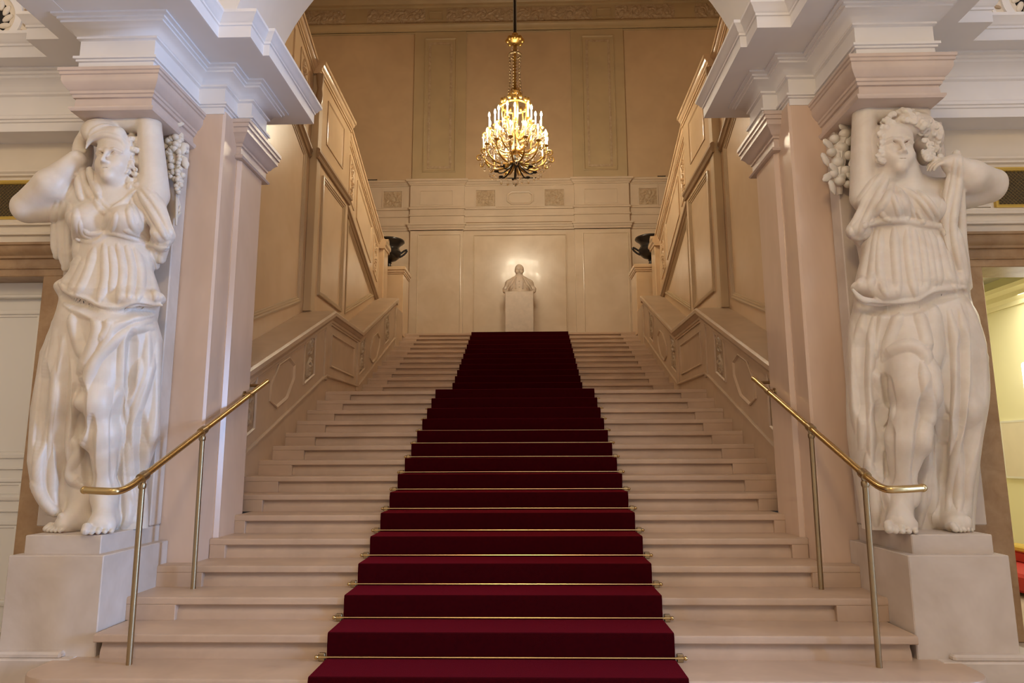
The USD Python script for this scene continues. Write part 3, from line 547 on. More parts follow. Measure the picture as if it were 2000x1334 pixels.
for s in (-1, 1):
    nm = names[s]
    g = thing('ventilation_grille', f'dark wall grille in a gold frame above the doorway on the {nm}', 'grille', (s*4.6, 1.42, 3.35))
    obj('backing', mir(box(4.02, 5.2, 1.412, 1.421, 3.36, 3.66), s), M['grille'], g)
    obj('gold_frame', facing(frame([(3.985, 3.335), (5.22, 3.335), (5.22, 3.68), (3.985, 3.68)], [(0, 0), (0, .03), (.012, .034), (.028, .024), (.034, .0)], lambda a, b, h: (s*a, 1.42-h, b)), (0, -1, 0)), M['goldpaint'], g)
    bars = []
    for e in (-1, 1):
        for k in range(50):
            x0 = 3.70+k*.031; a, b = (x0, 3.365), (x0+.29, 3.655)
            if e < 0: a, b = (x0, 3.655), (x0+.29, 3.365)
            ta = max(0, (4.02-a[0])/.29); tb = min(1, (5.19-a[0])/.29)
            if tb <= ta: continue
            q = lambda t: (s*(a[0]+.29*t), 1.406+.002*e, a[1]+(b[1]-a[1])*t)
            bars.append(tube([q(ta), q(tb)], .0022, 4))
    obj('lattice', cat_(bars), M['grillebar'], g, smooth=False, kind='stuff')
    m = thing('wall_medallion', f'round plaster medallion with leaf rings on the yellow wall high on the {nm}', 'medallion', (s*4.32, 1.17, 4.98))
    c = (s*4.32, 1.17, 5.02)
    ring = lambda r, t_, y_: trimesh.creation.torus(r, t_, major_sections=64, minor_sections=10)
    def disc(r0, r1, h):
        q = lathe([(r0, 0), (r0, h), (r1, h), (r1, 0)], 64); q.apply_transform(trimesh.transformations.rotation_matrix(PI/2, [1, 0, 0])); q.apply_translation(c); return q
    obj('band', disc(.16, .36, .02), M['cream'], m); obj('outer_ring', disc(.345, .37, .035), M['plaster'], m); obj('inner_ring', disc(.215, .275, .04), M['plaster'], m)
    for k in range(28):
        a = k*2*PI/28; q = ball((0, 0, 0), .024, (1.3, .5, .7), 1); q.apply_transform(trimesh.transformations.rotation_matrix(-a+.5, [0, 1, 0])); q.apply_translation((c[0]+.31*math.cos(a), c[1]-.022, c[2]+.31*math.sin(a)))
        obj('leaf', q, M['relief'], m)
    obj('centre_plate', disc(.0, .21, .012), M['dark'], m, label='dark pierced centre')
    for k in range(12):
        a = k*2*PI/12; q = ball((0, 0, 0), .045, (1.2, .4, .6), 1); q.apply_transform(trimesh.transformations.rotation_matrix(-a-.6, [0, 1, 0])); q.apply_translation((c[0]+.14*math.cos(a), c[1]-.02, c[2]+.14*math.sin(a)))
        obj('rosette_leaf', q, M['cream'], m)

# ---------------------------------------------------------------- chandelier
CX, CY = -.03, 8.15
ch = thing('chandelier', 'gilt chandelier with crystal drops and lit candle bulbs hanging over the stairs', 'chandelier', (CX, CY, 6.6))
cz = lambda py: 6.418 + (352-py)*.01041
C0 = (CX, CY, 0)
obj('suspension_rod', tube([(CX, CY, cz(76)), (CX, CY, 14.6)], .035, 10), M['bronze'], ch, label='dark covered chain')
obj('top_knob', lathe([(.02, cz(90)), (.09, cz(87)), (.15, cz(82)), (.16, cz(78)), (.10, cz(74)), (.05, cz(70)), (.06, cz(67)), (.03, cz(64))], 20, C0), M['gold'], ch)
for k in range(8): a = k*PI/4; obj('knob_leaf', ball((CX+.14*math.cos(a), CY+.14*math.sin(a), cz(80)), .045, (1, 1, 1.1), 1), M['gold'], ch)
obj('glass_ball', ball((CX, CY, cz(96)), .065, (1, 1, 1.3)), M['crystal'], ch)
obj('stem', lathe([(.02, cz(320)), (.03, cz(300)), (.07, cz(290)), (.04, cz(275)), (.09, cz(262)), (.05, cz(245)), (.035, cz(215)), (.04, cz(200)), (.10, cz(190)), (.12, cz(184)), (.08, cz(176)), (.035, cz(170)), (.03, cz(108)), (.02, cz(88))], 20, C0), M['gold'], ch)
def torus(r, t_, z_): m_ = trimesh.creation.torus(r, t_, major_sections=40, minor_sections=8); m_.apply_translation((CX, CY, z_)); return m_
obj('upper_ring', torus(.115, .02, cz(109)), M['brassdull'], ch)
obj('crown_ring', torus(.25, .022, cz(211)), M['gold'], ch)
for k in range(16):
    a = k*PI/8; obj('crown_leaf', ball((CX+.27*math.cos(a), CY+.27*math.sin(a), cz(206)+(.03 if k % 2 else 0)), .05, (.7, .7, 1.1), 1), M['gold'], ch)
for k in range(10):
    a = k*2*PI/10; pa = bez((CX+.115*math.cos(a), CY+.115*math.sin(a), cz(110)), (CX+.07*math.cos(a), CY+.07*math.sin(a), cz(150)), (CX+.14*math.cos(a), CY+.14*math.sin(a), cz(190)), n=14)
    obj('crystal_strand', cat_([ball(q, .017, (1, 1, 1.2), 1) for q in pa] + [tube(pa, .006, 5)]), M['brassdull'] if k % 2 else M['crystal'], ch)
for k in range(8):
    a = k*PI/4+.2; obj('cage_rib', tube(bez((CX+.24*math.cos(a), CY+.24*math.sin(a), cz(211)), (CX+.30*math.cos(a), CY+.30*math.sin(a), cz(240)), (CX+.10*math.cos(a), CY+.10*math.sin(a), cz(270)), n=10), .016, 6), M['gold'], ch)
rnd = random.Random(3)
def arm(a, r, zc_, z0, pan_r):
    """scroll arm from the stem out to a candle whose bulb tip is at zc_; returns nothing."""
    c_, s_ = math.cos(a), math.sin(a); at_ = lambda rr, zz: (CX+rr*c_, CY+rr*s_, zz); zb = zc_-.33
    pts = np.vstack([bez(at_(.05, z0), at_(r*.45, z0-.16), at_(r*.95, zb-.30), at_(r, zb-.06), n=14), [at_(r, zb)]])
    ar = obj('arm', tube(pts, np.linspace(.022, .014, len(pts)), 7), M['gold'], ch)
    sc = np.array([at_(r*.98+.085+q[0], zb-.14+q[1]) for q in spiral((0, 0), .075, .015, PI, -1.25, 18)])
    obj('scroll', tube(sc, np.linspace(.014, .010, len(sc)), 6), M['gold'], ch)
    obj('drip_pan', lathe([(.0, zb-.01), (.025, zb), (.05, zb+.02), (.052, zb+.028), (.0, zb+.03)], 12, (CX+r*c_, CY+r*s_, 0)), M['gold'], ch)
    cd = obj('candle', lathe([(.0, zb+.02), (.015, zb+.02), (.015, zc_-.085), (.0, zc_-.085)], 10, (CX+r*c_, CY+r*s_, 0)), M['candle'], ch)
    obj('bulb', lathe([(.0, zc_-.09), (.014, zc_-.08), (.021, zc_-.055), (.017, zc_-.02), (.004, zc_+.012)], 10, (CX+r*c_, CY+r*s_, 0)), M['flame'], ch)
    pd = at_(r+.03, zb-.24)
    obj('pendant', cat_([ball((pd[0], pd[1], pd[2]), .028, (1, 1, 1.6), 1), ball((pd[0], pd[1], pd[2]+.075), .014, sub=1), ball((pd[0], pd[1], pd[2]+.11), .010, sub=1)]), M['crystal'], ch)
for k in range(14): arm(k*2*PI/14+.1, .60, cz(267), cz(318), .05)
for k in range(10): arm(k*2*PI/10+.32, .51, cz(230), cz(296), .05)
for k in range(6): arm(k*2*PI/6+.15, .385, cz(219), cz(272), .05)
for k in range(8):
    a = k*PI/4+.1; c_, s_ = math.cos(a), math.sin(a); at_ = lambda rr, zz: (CX+rr*c_, CY+rr*s_, zz)
    obj('lower_bracket', tube(bez(at_(.05, cz(318)), at_(.16, cz(338)), at_(.30, cz(345)), at_(.36, cz(334)), n=12), .014, 6), M['bronze'], ch)
    obj('bracket_leaf', ball(at_(.36, cz(336)), .04, (1.2, 1.2, .6), 1), M['bronze'], ch)
obj('bottom_spindle', lathe([(.005, cz(350)), (.02, cz(343)), (.012, cz(332)), (.03, cz(318)), (.05, cz(312)), (.03, cz(305))], 14, C0), M['bronze'], ch)
obj('bottom_crystal', ball((CX, CY, cz(357)), .06, (1, 1, 1.2)), M['crystal'], ch)
for rr, zz, n in ((.48, 338, 22), (.64, 312, 26), (.33, 322, 14), (.42, 296, 18), (.56, 288, 22), (.29, 262, 14)):
    for k in range(n):
        a = k*2*PI/n+rr; p_ = (CX+rr*math.cos(a), CY+rr*math.sin(a), cz(zz)+rnd.uniform(-.03, .03))
        obj('pendant', cat_([ball(p_, .026, (1, 1, 1.7), 1), ball((p_[0], p_[1], p_[2]+.07), .014, sub=1), ball((p_[0], p_[1], p_[2]+.10), .009, sub=1)]), M['crystal'], ch)

# ---------------------------------------------------------------- bust on its pedestal
bp_ = thing('bust_pedestal', 'tall plain square stone pedestal at the top of the red carpet', 'pedestal', (-.03, 12.7, ZT))
obj('shaft', box(-.375, .315, 12.40, 13.0, ZT, 5.32, .01), M['bust'], bp_)
obj('base', box(-.41, .35, 12.37, 13.03, ZT, ZT+.12, .01), M['bust'], bp_)

# ---------------------------------------------------------------- clay: a signed-distance sculpting grid
def at(px, py, Y):
    """the point of the vertical plane y = Y that the drawing shows at (px, py)."""
    d = (px-1000)/FPX*rgt - (py-667)/FPX*upv + fwd
    return CAM + (Y-CAM[1])/d[1]*d
class Clay:
    def __init__(self, lo, hi, h, fine=None, hf=.004):
        """fine: (lo, hi) of a box whose rows are set closer, hf apart."""
        self.h = h; self.g = []
        for i in range(3):
            if fine is None: g = np.arange(lo[i], hi[i]+h, h)
            else: g = np.concatenate([np.arange(lo[i], fine[0][i], h), np.arange(fine[0][i], fine[1][i], hf), np.arange(fine[1][i], hi[i]+h, h)])
            self.g.append(g)
        self.lo = np.array(lo, float); self.n = np.array([len(g) for g in self.g])
        self.f = np.full(self.n, 0.5, np.float32); self.folds = []; self.back = None; self.cloth = (400, 940)
    def win(self, a, b, pad):
        lo, hi = np.minimum(a, b)-pad, np.maximum(a, b)+pad
        i0 = [int(np.searchsorted(g, l)) for g, l in zip(self.g, lo)]; i1 = [int(np.searchsorted(g, l))+1 for g, l in zip(self.g, hi)]; i1 = [min(i, n) for i, n in zip(i1, self.n)]
        if any(q <= p for p, q in zip(i0, i1)): return None
        sl = tuple(slice(p, q) for p, q in zip(i0, i1)); g = [self.g[i][sl[i]].astype(np.float32) for i in range(3)]
        return sl, g[0][:, None, None], g[1][None, :, None], g[2][None, None, :]
    def mixin(self, sl, d, k, sub):
        f = self.f[sl]
        if sub:
            h = np.clip(.5-.5*(f+d)/k, 0, 1); self.f[sl] = f*(1-h) - d*h + k*h*(1-h)
        else:
            h = np.clip(.5+.5*(f-d)/k, 0, 1); self.f[sl] = f*(1-h) + d*h - k*h*(1-h)
    def seg(self, a, b, ra, rb=None, k=.02, sub=False):
        a, b = np.array(a, float), np.array(b, float); rb = ra if rb is None else rb
        w = self.win(a, b, max(ra, rb)+k+2*self.h)
        if w is None: return
        sl, X, Y, Z = w; ba = (b-a).astype(np.float32); L = max(float(ba @ ba), 1e-9)
        t = np.clip(((X-a[0])*ba[0]+(Y-a[1])*ba[1]+(Z-a[2])*ba[2])/L, 0, 1)
        d = np.sqrt((X-a[0]-t*ba[0])**2+(Y-a[1]-t*ba[1])**2+(Z-a[2]-t*ba[2])**2) - (ra+(rb-ra)*t)
        self.mixin(sl, d.astype(np.float32), k, sub)
    def tube(self, pts, r, k=.012, sub=False):
        P = np.array(pts, float); R = np.broadcast_to(np.asarray(r, float), (len(P),)); w = self.win(P.min(0), P.max(0), R.max()+k+2*self.h)
        if w is None: return
        sl, X, Y, Z = w; D = np.full(self.f[sl].shape, 9, np.float32)
        for a, b, ra, rb in zip(P[:-1], P[1:], R[:-1], R[1:]):
            s2 = self.win(a, b, max(ra, rb)+k+2*self.h)
            if s2 is None: continue
            q, X, Y, Z = s2; ba = b-a; L = max(ba @ ba, 1e-9)
            t = np.clip(((X-a[0])*ba[0]+(Y-a[1])*ba[1]+(Z-a[2])*ba[2])/L, 0, 1)
            d = np.sqrt((X-a[0]-t*ba[0])**2+(Y-a[1]-t*ba[1])**2+(Z-a[2]-t*ba[2])**2) - (ra+(rb-ra)*t)
            loc = tuple(slice(m.start-o.start, m.stop-o.start) for m, o in zip(q, sl)); D[loc] = np.minimum(D[loc], d)
        self.mixin(sl, D, k, sub)
    def ell(self, c, r, k=.02, sub=False, rot=None):
        c, r = np.array(c, float), np.array(r, float); m = r.max() if rot is not None else r; w = self.win(c-m, c+m, k+2*self.h)
        if w is None: return
        sl, X, Y, Z = w; x, y, z = X-c[0], Y-c[1], Z-c[2]
        if rot is not None:
            x, y, z = (rot[0][i]*x+rot[1][i]*y+rot[2][i]*z for i in range(3))
        k0 = np.sqrt((x/r[0])**2+(y/r[1])**2+(z/r[2])**2); k1 = np.sqrt((x/r[0]**2)**2+(y/r[1]**2)**2+(z/r[2]**2)**2)
        self.mixin(sl, (k0*(k0-1)/np.maximum(k1, 1e-6)).astype(np.float32), k, sub)
    def loft(self, rows, k=.02, folds=()):
        """rows of (z, cx, cy, rx, ry), top to bottom; folds (n, depth, phase, twist) crimp the outline."""
        R = np.array(sorted(rows), float); lo = np.array([(R[:, 1]-R[:, 3]).min(), (R[:, 2]-R[:, 4]).min(), R[0, 0]]); hi = np.array([(R[:, 1]+R[:, 3]).max(), (R[:, 2]+R[:, 4]).max(), R[-1, 0]])
        sl, X, Y, Z = self.win(lo, hi, k+3*self.h); zz = np.clip(Z, R[0, 0], R[-1, 0]); I = [np.interp(zz, R[:, 0], R[:, i]) for i in range(1, 5)]
        x, y = (X-I[0])/I[2], (Y-I[1])/I[3]; q = np.sqrt(x*x+y*y); th = np.arctan2(y, x); lim = 1.0
        for n, dep, ph, tw in folds: lim = lim + dep*np.abs(np.sin(.5*n*th+ph+tw*zz)) - dep*.6
        d = (q-lim)*np.minimum(I[2], I[3])*.8; d = np.maximum(d, np.maximum(R[0, 0]-Z, Z-R[-1, 0]))
        self.mixin(sl, d.astype(np.float32), k, False)
    def front(self, x, z):
        """y of the first surface met from the viewer's side at (x, z)."""
        i, k = int(np.searchsorted(self.g[0], x)), int(np.searchsorted(self.g[2], z))
        if not (0 < i < self.n[0] and 0 < k < self.n[2]): return None
        col = self.f[i, :, k]; j = np.argmax(col < 0)
        return self.g[1][j] if col[j] < 0 else None
    def onfront(self, px, py, Y0=.62):
        """the surface point seen at (px, py)."""
        yl = Y0
        for _ in range(4):
            p = at(px, py, yl); y = self.front(p[0], p[2])
            if y is None or y > .98: break
            yl = .4*yl+.6*y
        return at(px, py, yl)
    def curl(self, px, py, R, r, t0, turns=.85, sink=.7, ymin=0):
        """a lock of hair: a small open ring laid on the surface."""
        c = self.onfront(px, py)+[0, r*sink, 0]
        if not ymin < c[1] < .84: return
        w = np.linspace(0, turns*2*PI, 9); q = R*np.linspace(1, .45, 9)
        self.tube(np.stack([c[0]+q*np.cos(t0+w), c[1]-.2*R*np.sin(w*.5), c[2]+q*np.sin(t0+w)], 1), r, .011)
    def smoothline(self, pix):
        P = np.array(pix, float); n = max(4, int(np.abs(np.diff(P, axis=0)).sum()/7)); t = np.concatenate([[0], np.cumsum(np.hypot(*np.diff(P, axis=0).T))]); u = np.linspace(0, t[-1], n)
        if len(P) > 2:
            from scipy.interpolate import PchipInterpolator
            return PchipInterpolator(t, P)(u)
        return np.stack([np.interp(u, t, P[:, 0]), np.interp(u, t, P[:, 1])], 1)
    def hem(self, pix, r, lift=.35, k=.012, Y0=.62):
        """a rolled edge or belt laid on the surface along a traced line (drawing units); r in metres, lift = how far it stands proud."""
        Q = self.smoothline(pix); n = len(Q); out = []; yl = Y0
        for px, py in Q:
            for _ in range(3):
                p = at(px, py, yl); y = self.front(p[0], p[2])
                if y is None or (out and abs(y-out[-1][1]) > .10) or y > .98: break
                yl = .5*yl+.5*y
            out.append(at(px, py, yl))
        y = np.array(out)[:, 1].copy()
        for _ in range(3): y[1:-1] = .25*y[:-2]+.5*y[1:-1]+.25*y[2:]
        tt = np.linspace(0, 1, n); rr = r*np.sqrt(np.clip(np.minimum(tt, 1-tt)*8, .12, 1))
        self.tube(np.array([at(px, py, yy+s_) for (px, py), yy, s_ in zip(Q, y, rr*(1-2*lift))]), rr, k)
    def drape(self, pix, r, w=2.5, sub=False):
        """a soft fold (or, sub, a hollow) along a traced line: round on its crest, sharp where it meets the next."""
        self.folds.append((self.smoothline(pix), w*r/.00356, r*(1.55 if not sub else -1.7)))
    def crimp(self, m):
        """push the surface out along its normals by the traced folds."""
        n = np.array(m.vertex_normals); v = np.array(m.vertices); d = v-CAM; zf = d @ fwd; px = np.stack([1000+FPX*(d @ rgt)/zf, 667-FPX*(d @ upv)/zf], 1)
        up_, dn = np.zeros(len(v)), np.zeros(len(v)); w_ = np.clip((-n[:, 1]+.25)*1.6, 0, 1)
        for Q, wd, amp in self.folds:
            i = np.nonzero(((px > Q.min(0)-wd) & (px < Q.max(0)+wd)).all(1) & (w_ > 0))[0]
            if not len(i): continue
            P = px[i]; L = len(Q)-1
            for k, (a, b) in enumerate(zip(Q[:-1], Q[1:])):
                ab = b-a; t = np.clip(((P-a) @ ab)/max(ab @ ab, 1e-9), 0, 1); e = np.hypot(*(P-a-t[:, None]*ab).T); u = (k+t)/L
                ww = wd*np.clip(np.minimum(u, 1-u)*5, .2, 1)**.5; q = e/ww; fade = np.clip(np.minimum(u, 1-u)*5, 0, 1)**.7; val = np.clip(1-q**2, 0, 1)*fade; hh = val if k == 0 else np.maximum(hh, val)
            h = hh
            if amp > 0: up_[i] = np.maximum(up_[i], amp*h)
            else: dn[i] = np.maximum(dn[i], -amp*h**1.5)
        fine = meshkit.fbm(np.stack([px[:, 0]/9, px[:, 1]/55, v[:, 1]*6], 1), 3, 7)-.5; cloth = np.clip((px[:, 1]-self.cloth[0])/30, 0, 1)*np.clip((self.cloth[1]-px[:, 1])/60, 0, 1)
        m.vertices = v+n*((up_-dn)*w_+fine*.0022*cloth)[:, None]
        return m
    def mesh(self):
        if self.back is not None: self.f = np.maximum(self.f, (self.g[1]-self.back).astype(np.float32)[None, :, None])
        f = self.f; s = f < 0; sh = np.array(f.shape)-1
        cnt = np.zeros(sh, np.int8)
        for dx in (0, 1):
            for dy in (0, 1):
                for dz in (0, 1): cnt += s[dx:dx+sh[0], dy:dy+sh[1], dz:dz+sh[2]]
        act = np.argwhere((cnt > 0) & (cnt < 8)); ids = np.full(sh, -1, np.int32); ids[tuple(act.T)] = np.arange(len(act))
        corner = np.array([(a, b, c) for a in (0, 1) for b in (0, 1) for c in (0, 1)]); val = np.stack([f[tuple((act+c).T)] for c in corner], 1)
        acc = np.zeros((len(act), 3)); num = np.zeros(len(act))
        for a in range(8):
            for b in range(a+1, 8):
                if np.abs(corner[a]-corner[b]).sum() != 1: continue
                m = (val[:, a] < 0) != (val[:, b] < 0); t = val[m, a]/(val[m, a]-val[m, b])
                acc[m] += corner[a]+t[:, None]*(corner[b]-corner[a]); num[m] += 1
        fr = acc/num[:, None]; v = np.stack([self.g[i][act[:, i]]+fr[:, i]*(self.g[i][act[:, i]+1]-self.g[i][act[:, i]]) for i in range(3)], 1); F = []
        for ax in range(3):
            o1, o2 = [i for i in range(3) if i != ax]; d = [slice(None)]*3; e = [slice(None)]*3; d[ax] = slice(0, -1); e[ax] = slice(1, None)
            cr = np.argwhere(s[tuple(d)] != s[tuple(e)]); cr = cr[(cr[:, o1] > 0) & (cr[:, o2] > 0) & (cr[:, o1] < sh[o1]) & (cr[:, o2] < sh[o2])]
            e1, e2 = np.eye(3, dtype=int)[o1], np.eye(3, dtype=int)[o2]
            q = [ids[tuple(p.T)] for p in (cr-e1-e2, cr-e2, cr, cr-e1)]; fl = s[tuple(cr.T)] ^ (ax == 1)
            A = np.stack(q, 1); A[~fl] = A[~fl][:, ::-1]; F += [A[:, [0, 1, 2]], A[:, [0, 2, 3]]]
        F = np.vstack(F); F = F[(F >= 0).all(1)]
        m = trimesh.Trimesh(v, F, process=False)
        comp = trimesh.graph.connected_component_labels(m.face_adjacency, node_count=len(F)); big = np.bincount(comp); keep = big[comp] > 400
        m.update_faces(keep); m.remove_unreferenced_vertices()
        return self.crimp(m) if self.folds else m
def basis(yaw, pitch, roll):
    """columns right, forward (towards the viewer at yaw 0), up of a head."""
    cy_, sy_ = math.cos(yaw), math.sin(yaw); F = np.array([sy_*math.cos(pitch), -cy_*math.cos(pitch), math.sin(pitch)])
    Rr = np.array([cy_, sy_, 0.0]); U = np.cross(Rr, -F)
    Rr, U = math.cos(roll)*Rr+math.sin(roll)*U, -math.sin(roll)*Rr+math.cos(roll)*U
    return Rr, F, U
def head(C, c, s, yaw, pitch, roll, male=False):
    """face and skull about the point c (between the eyes); s = half the face's width in metres."""
    Rr, F, U = basis(yaw, pitch, roll); rot = [Rr, F, U]; rotm = np.array([[Rr[i], F[i], U[i]] for i in range(3)])
    p = lambda a, b, d: np.array(c)+s*(a*Rr+b*U+d*F)
    E = lambda q, r, k=.02, sub=False: C.ell(q, np.array(r)*s, k*s/.12, sub, rotm)
    E(p(0, .35, -.75), (1.06, 1.20, 1.22)); E(p(0, -.25, -.30), (.88, .78, 1.25), .04); E(p(0, -1.02, -.12), (.50, .56, .52), .05)
    E(p(0, .55, -.02), (.80, .45, .62), .05)
    for e in (-1, 1):
        E(p(e*.40, -.0, .60), (.27, .22, .15), .025, True); E(p(e*.42, -.45, .22), (.34, .34, .34), .05)
        E(p(e*.40, -.03, .345), (.19, .17, .125), .004)
        C.tube([p(e*.62, .02, .38), p(e*.42, .085, .52), p(e*.22, .0, .48)], .030*s, .005); C.tube([p(e*.60, -.05, .38), p(e*.42, -.13, .49), p(e*.23, -.06, .46)], .024*s, .005)
        C.tube([p(e*.12, .17, .58), p(e*.40, .25, .59), p(e*.70, .14, .38)], np.array([.055, .065, .04])*s, .025)
        E(p(e*.14, -.50, .68), (.085, .11, .07), .010)
        E(p(e*1.02, -.10, -.55), (.10, .20, .30), .02)
    C.tube([p(0, .20, .56), p(0, -.15, .74), p(0, -.46, .90)], np.array([.075, .085, .105])*s, .025)
    E(p(0, -.80, .42), (.34, .22, .20), .05)
    C.tube([p(-.30, -.845, .50), p(-.12, -.765, .615), p(0, -.785, .625), p(.12, -.765, .615), p(.30, -.845, .50)], np.array([.014, .052, .048, .052, .014])*s, .009)
    C.tube([p(-.22, -.88, .51), p(0, -.925, .60), p(.22, -.88, .51)], np.array([.018, .075, .018])*s, .009)
    C.tube([p(-.31, -.85, .56), p(-.10, -.832, .665), p(.10, -.832, .665), p(.31, -.85, .56)], .018*s, .008, True)
    E(p(0, -1.25, .46), (.24, .20, .19), .04)
    if male:
        for e in (-1, 1): C.tube([p(0, -.66, .74), p(e*.35, -.78, .62), p(e*.62, -.62, .40), p(e*.85, -.35, .12)], np.array([.10, .13, .16, .10])*s, .03)
    return p
def curls(C, p, s, rows, r, seed, k=.01):
    rnd = random.Random(seed)
    for a0_, a1_, b, d, n in rows:
        for i in range(n):
            t = i/(n-1); a = a0_+(a1_-a0_)*t; q = p(a, b+.5*(1-(2*t-1)**2)*abs(a1_-a0_)*.12, d*(1-.45*abs(2*t-1)**2))
            th = rnd.uniform(0, 6.28); C.tube([q+r*.8*np.array([math.cos(th+w), .3*math.sin(w), math.sin(th+w)]) for w in np.linspace(0, 4.6, 7)], r*.55, k)
def hand(C, w, d, n, L, spread=.16, curl=(.25, .5, .5), thumb=1, seed=0):
    """palm and five fingers from the wrist w along d; n = back of the hand; L = hand length."""
    d, n = np.array(d, float)/np.linalg.norm(d), np.array(n, float); n -= d*(n @ d); n /= np.linalg.norm(n); t = np.cross(d, n)*thumb
    C.ell(w+d*L*.26, (L*.17, L*.17, L*.17), .03); kn = []
    for i, (o, ln) in enumerate(((.17, .42), (.06, .48), (-.05, .45), (-.155, .36))):
        a = w+d*L*.48+t*o*L; C.seg(w+d*.08*L+t*o*.6*L, a, L*.078, L*.07, .025); q = a; dd = d+t*spread*(o-.0)*2; dd /= np.linalg.norm(dd); ang = 0; pts = [a]
        for j, fr in enumerate((.42, .32, .26)):
            ang += curl[j]; e = math.cos(ang)*dd - math.sin(ang)*n; q = q+e*ln*fr*L; pts.append(q)
        C.tube(pts, np.array([.062, .056, .05, .042])*L, .006)
    C.tube([w+d*.12*L+t*.14*L, w+d*.34*L+t*.30*L-n*.06*L, w+d*.52*L+t*.33*L-n*.12*L], np.array([.085, .07, .05])*L, .015)
def foot(C, heel, toe, w, hgt, ankle, flip=1, lift=.0):
    """a bare foot: heel and toe points on the ground, width w, ankle joint above."""
    heel, toe, ankle = (np.array(q, float) for q in (heel, toe, ankle)); d = toe-heel; L = np.linalg.norm(d); d /= L; sx = np.cross(d, [0, 0, 1.0])*flip; z = np.array([0, 0, 1.0])
    C.seg(ankle, heel+d*.16*L+z*w*.42, w*.40, w*.44, .05); C.seg(heel+d*.12*L+z*w*.40, heel+d*.62*L+z*w*.34, w*.40, w*.40, .04); C.seg(ankle+z*.02-d*.0, heel+d*.60*L+z*w*.42, w*.38, w*.30, .06)
    C.seg(heel+d*.62*L+z*w*.28+sx*w*.18, heel+d*.70*L+z*w*.26-sx*w*.22, w*.27, w*.24, .04)
    for i in range(5):
        o = .40-.195*i; ln = (1.0, .99, .95, .90, .84)[i]*L; r = (.155, .105, .10, .095, .09)[i]*w
        C.tube([heel+d*.66*L+sx*o*w+z*r*1.5, heel+d*(ln-.10*L)+sx*o*w*1.05+z*r*1.9, heel+d*ln+sx*o*w*1.05+z*r*1.05], [r*1.05, r, r*.95], .006)

# ---------------------------------------------------------------- the two statues
G = 0.868                                      # top of the plinth
PX = 0.00356
def rows_(C, tab, Y): C.loft([(at(c, py, Y)[2], at(c, py, Y)[0], Y+dy, hw*PX, ry) for py, c, hw, ry, dy in tab], .03)
def A(px, py, Y, z=None):
    p = at(px, py, Y)
    if z is not None: p = np.array([p[0], p[1], z])
    return p

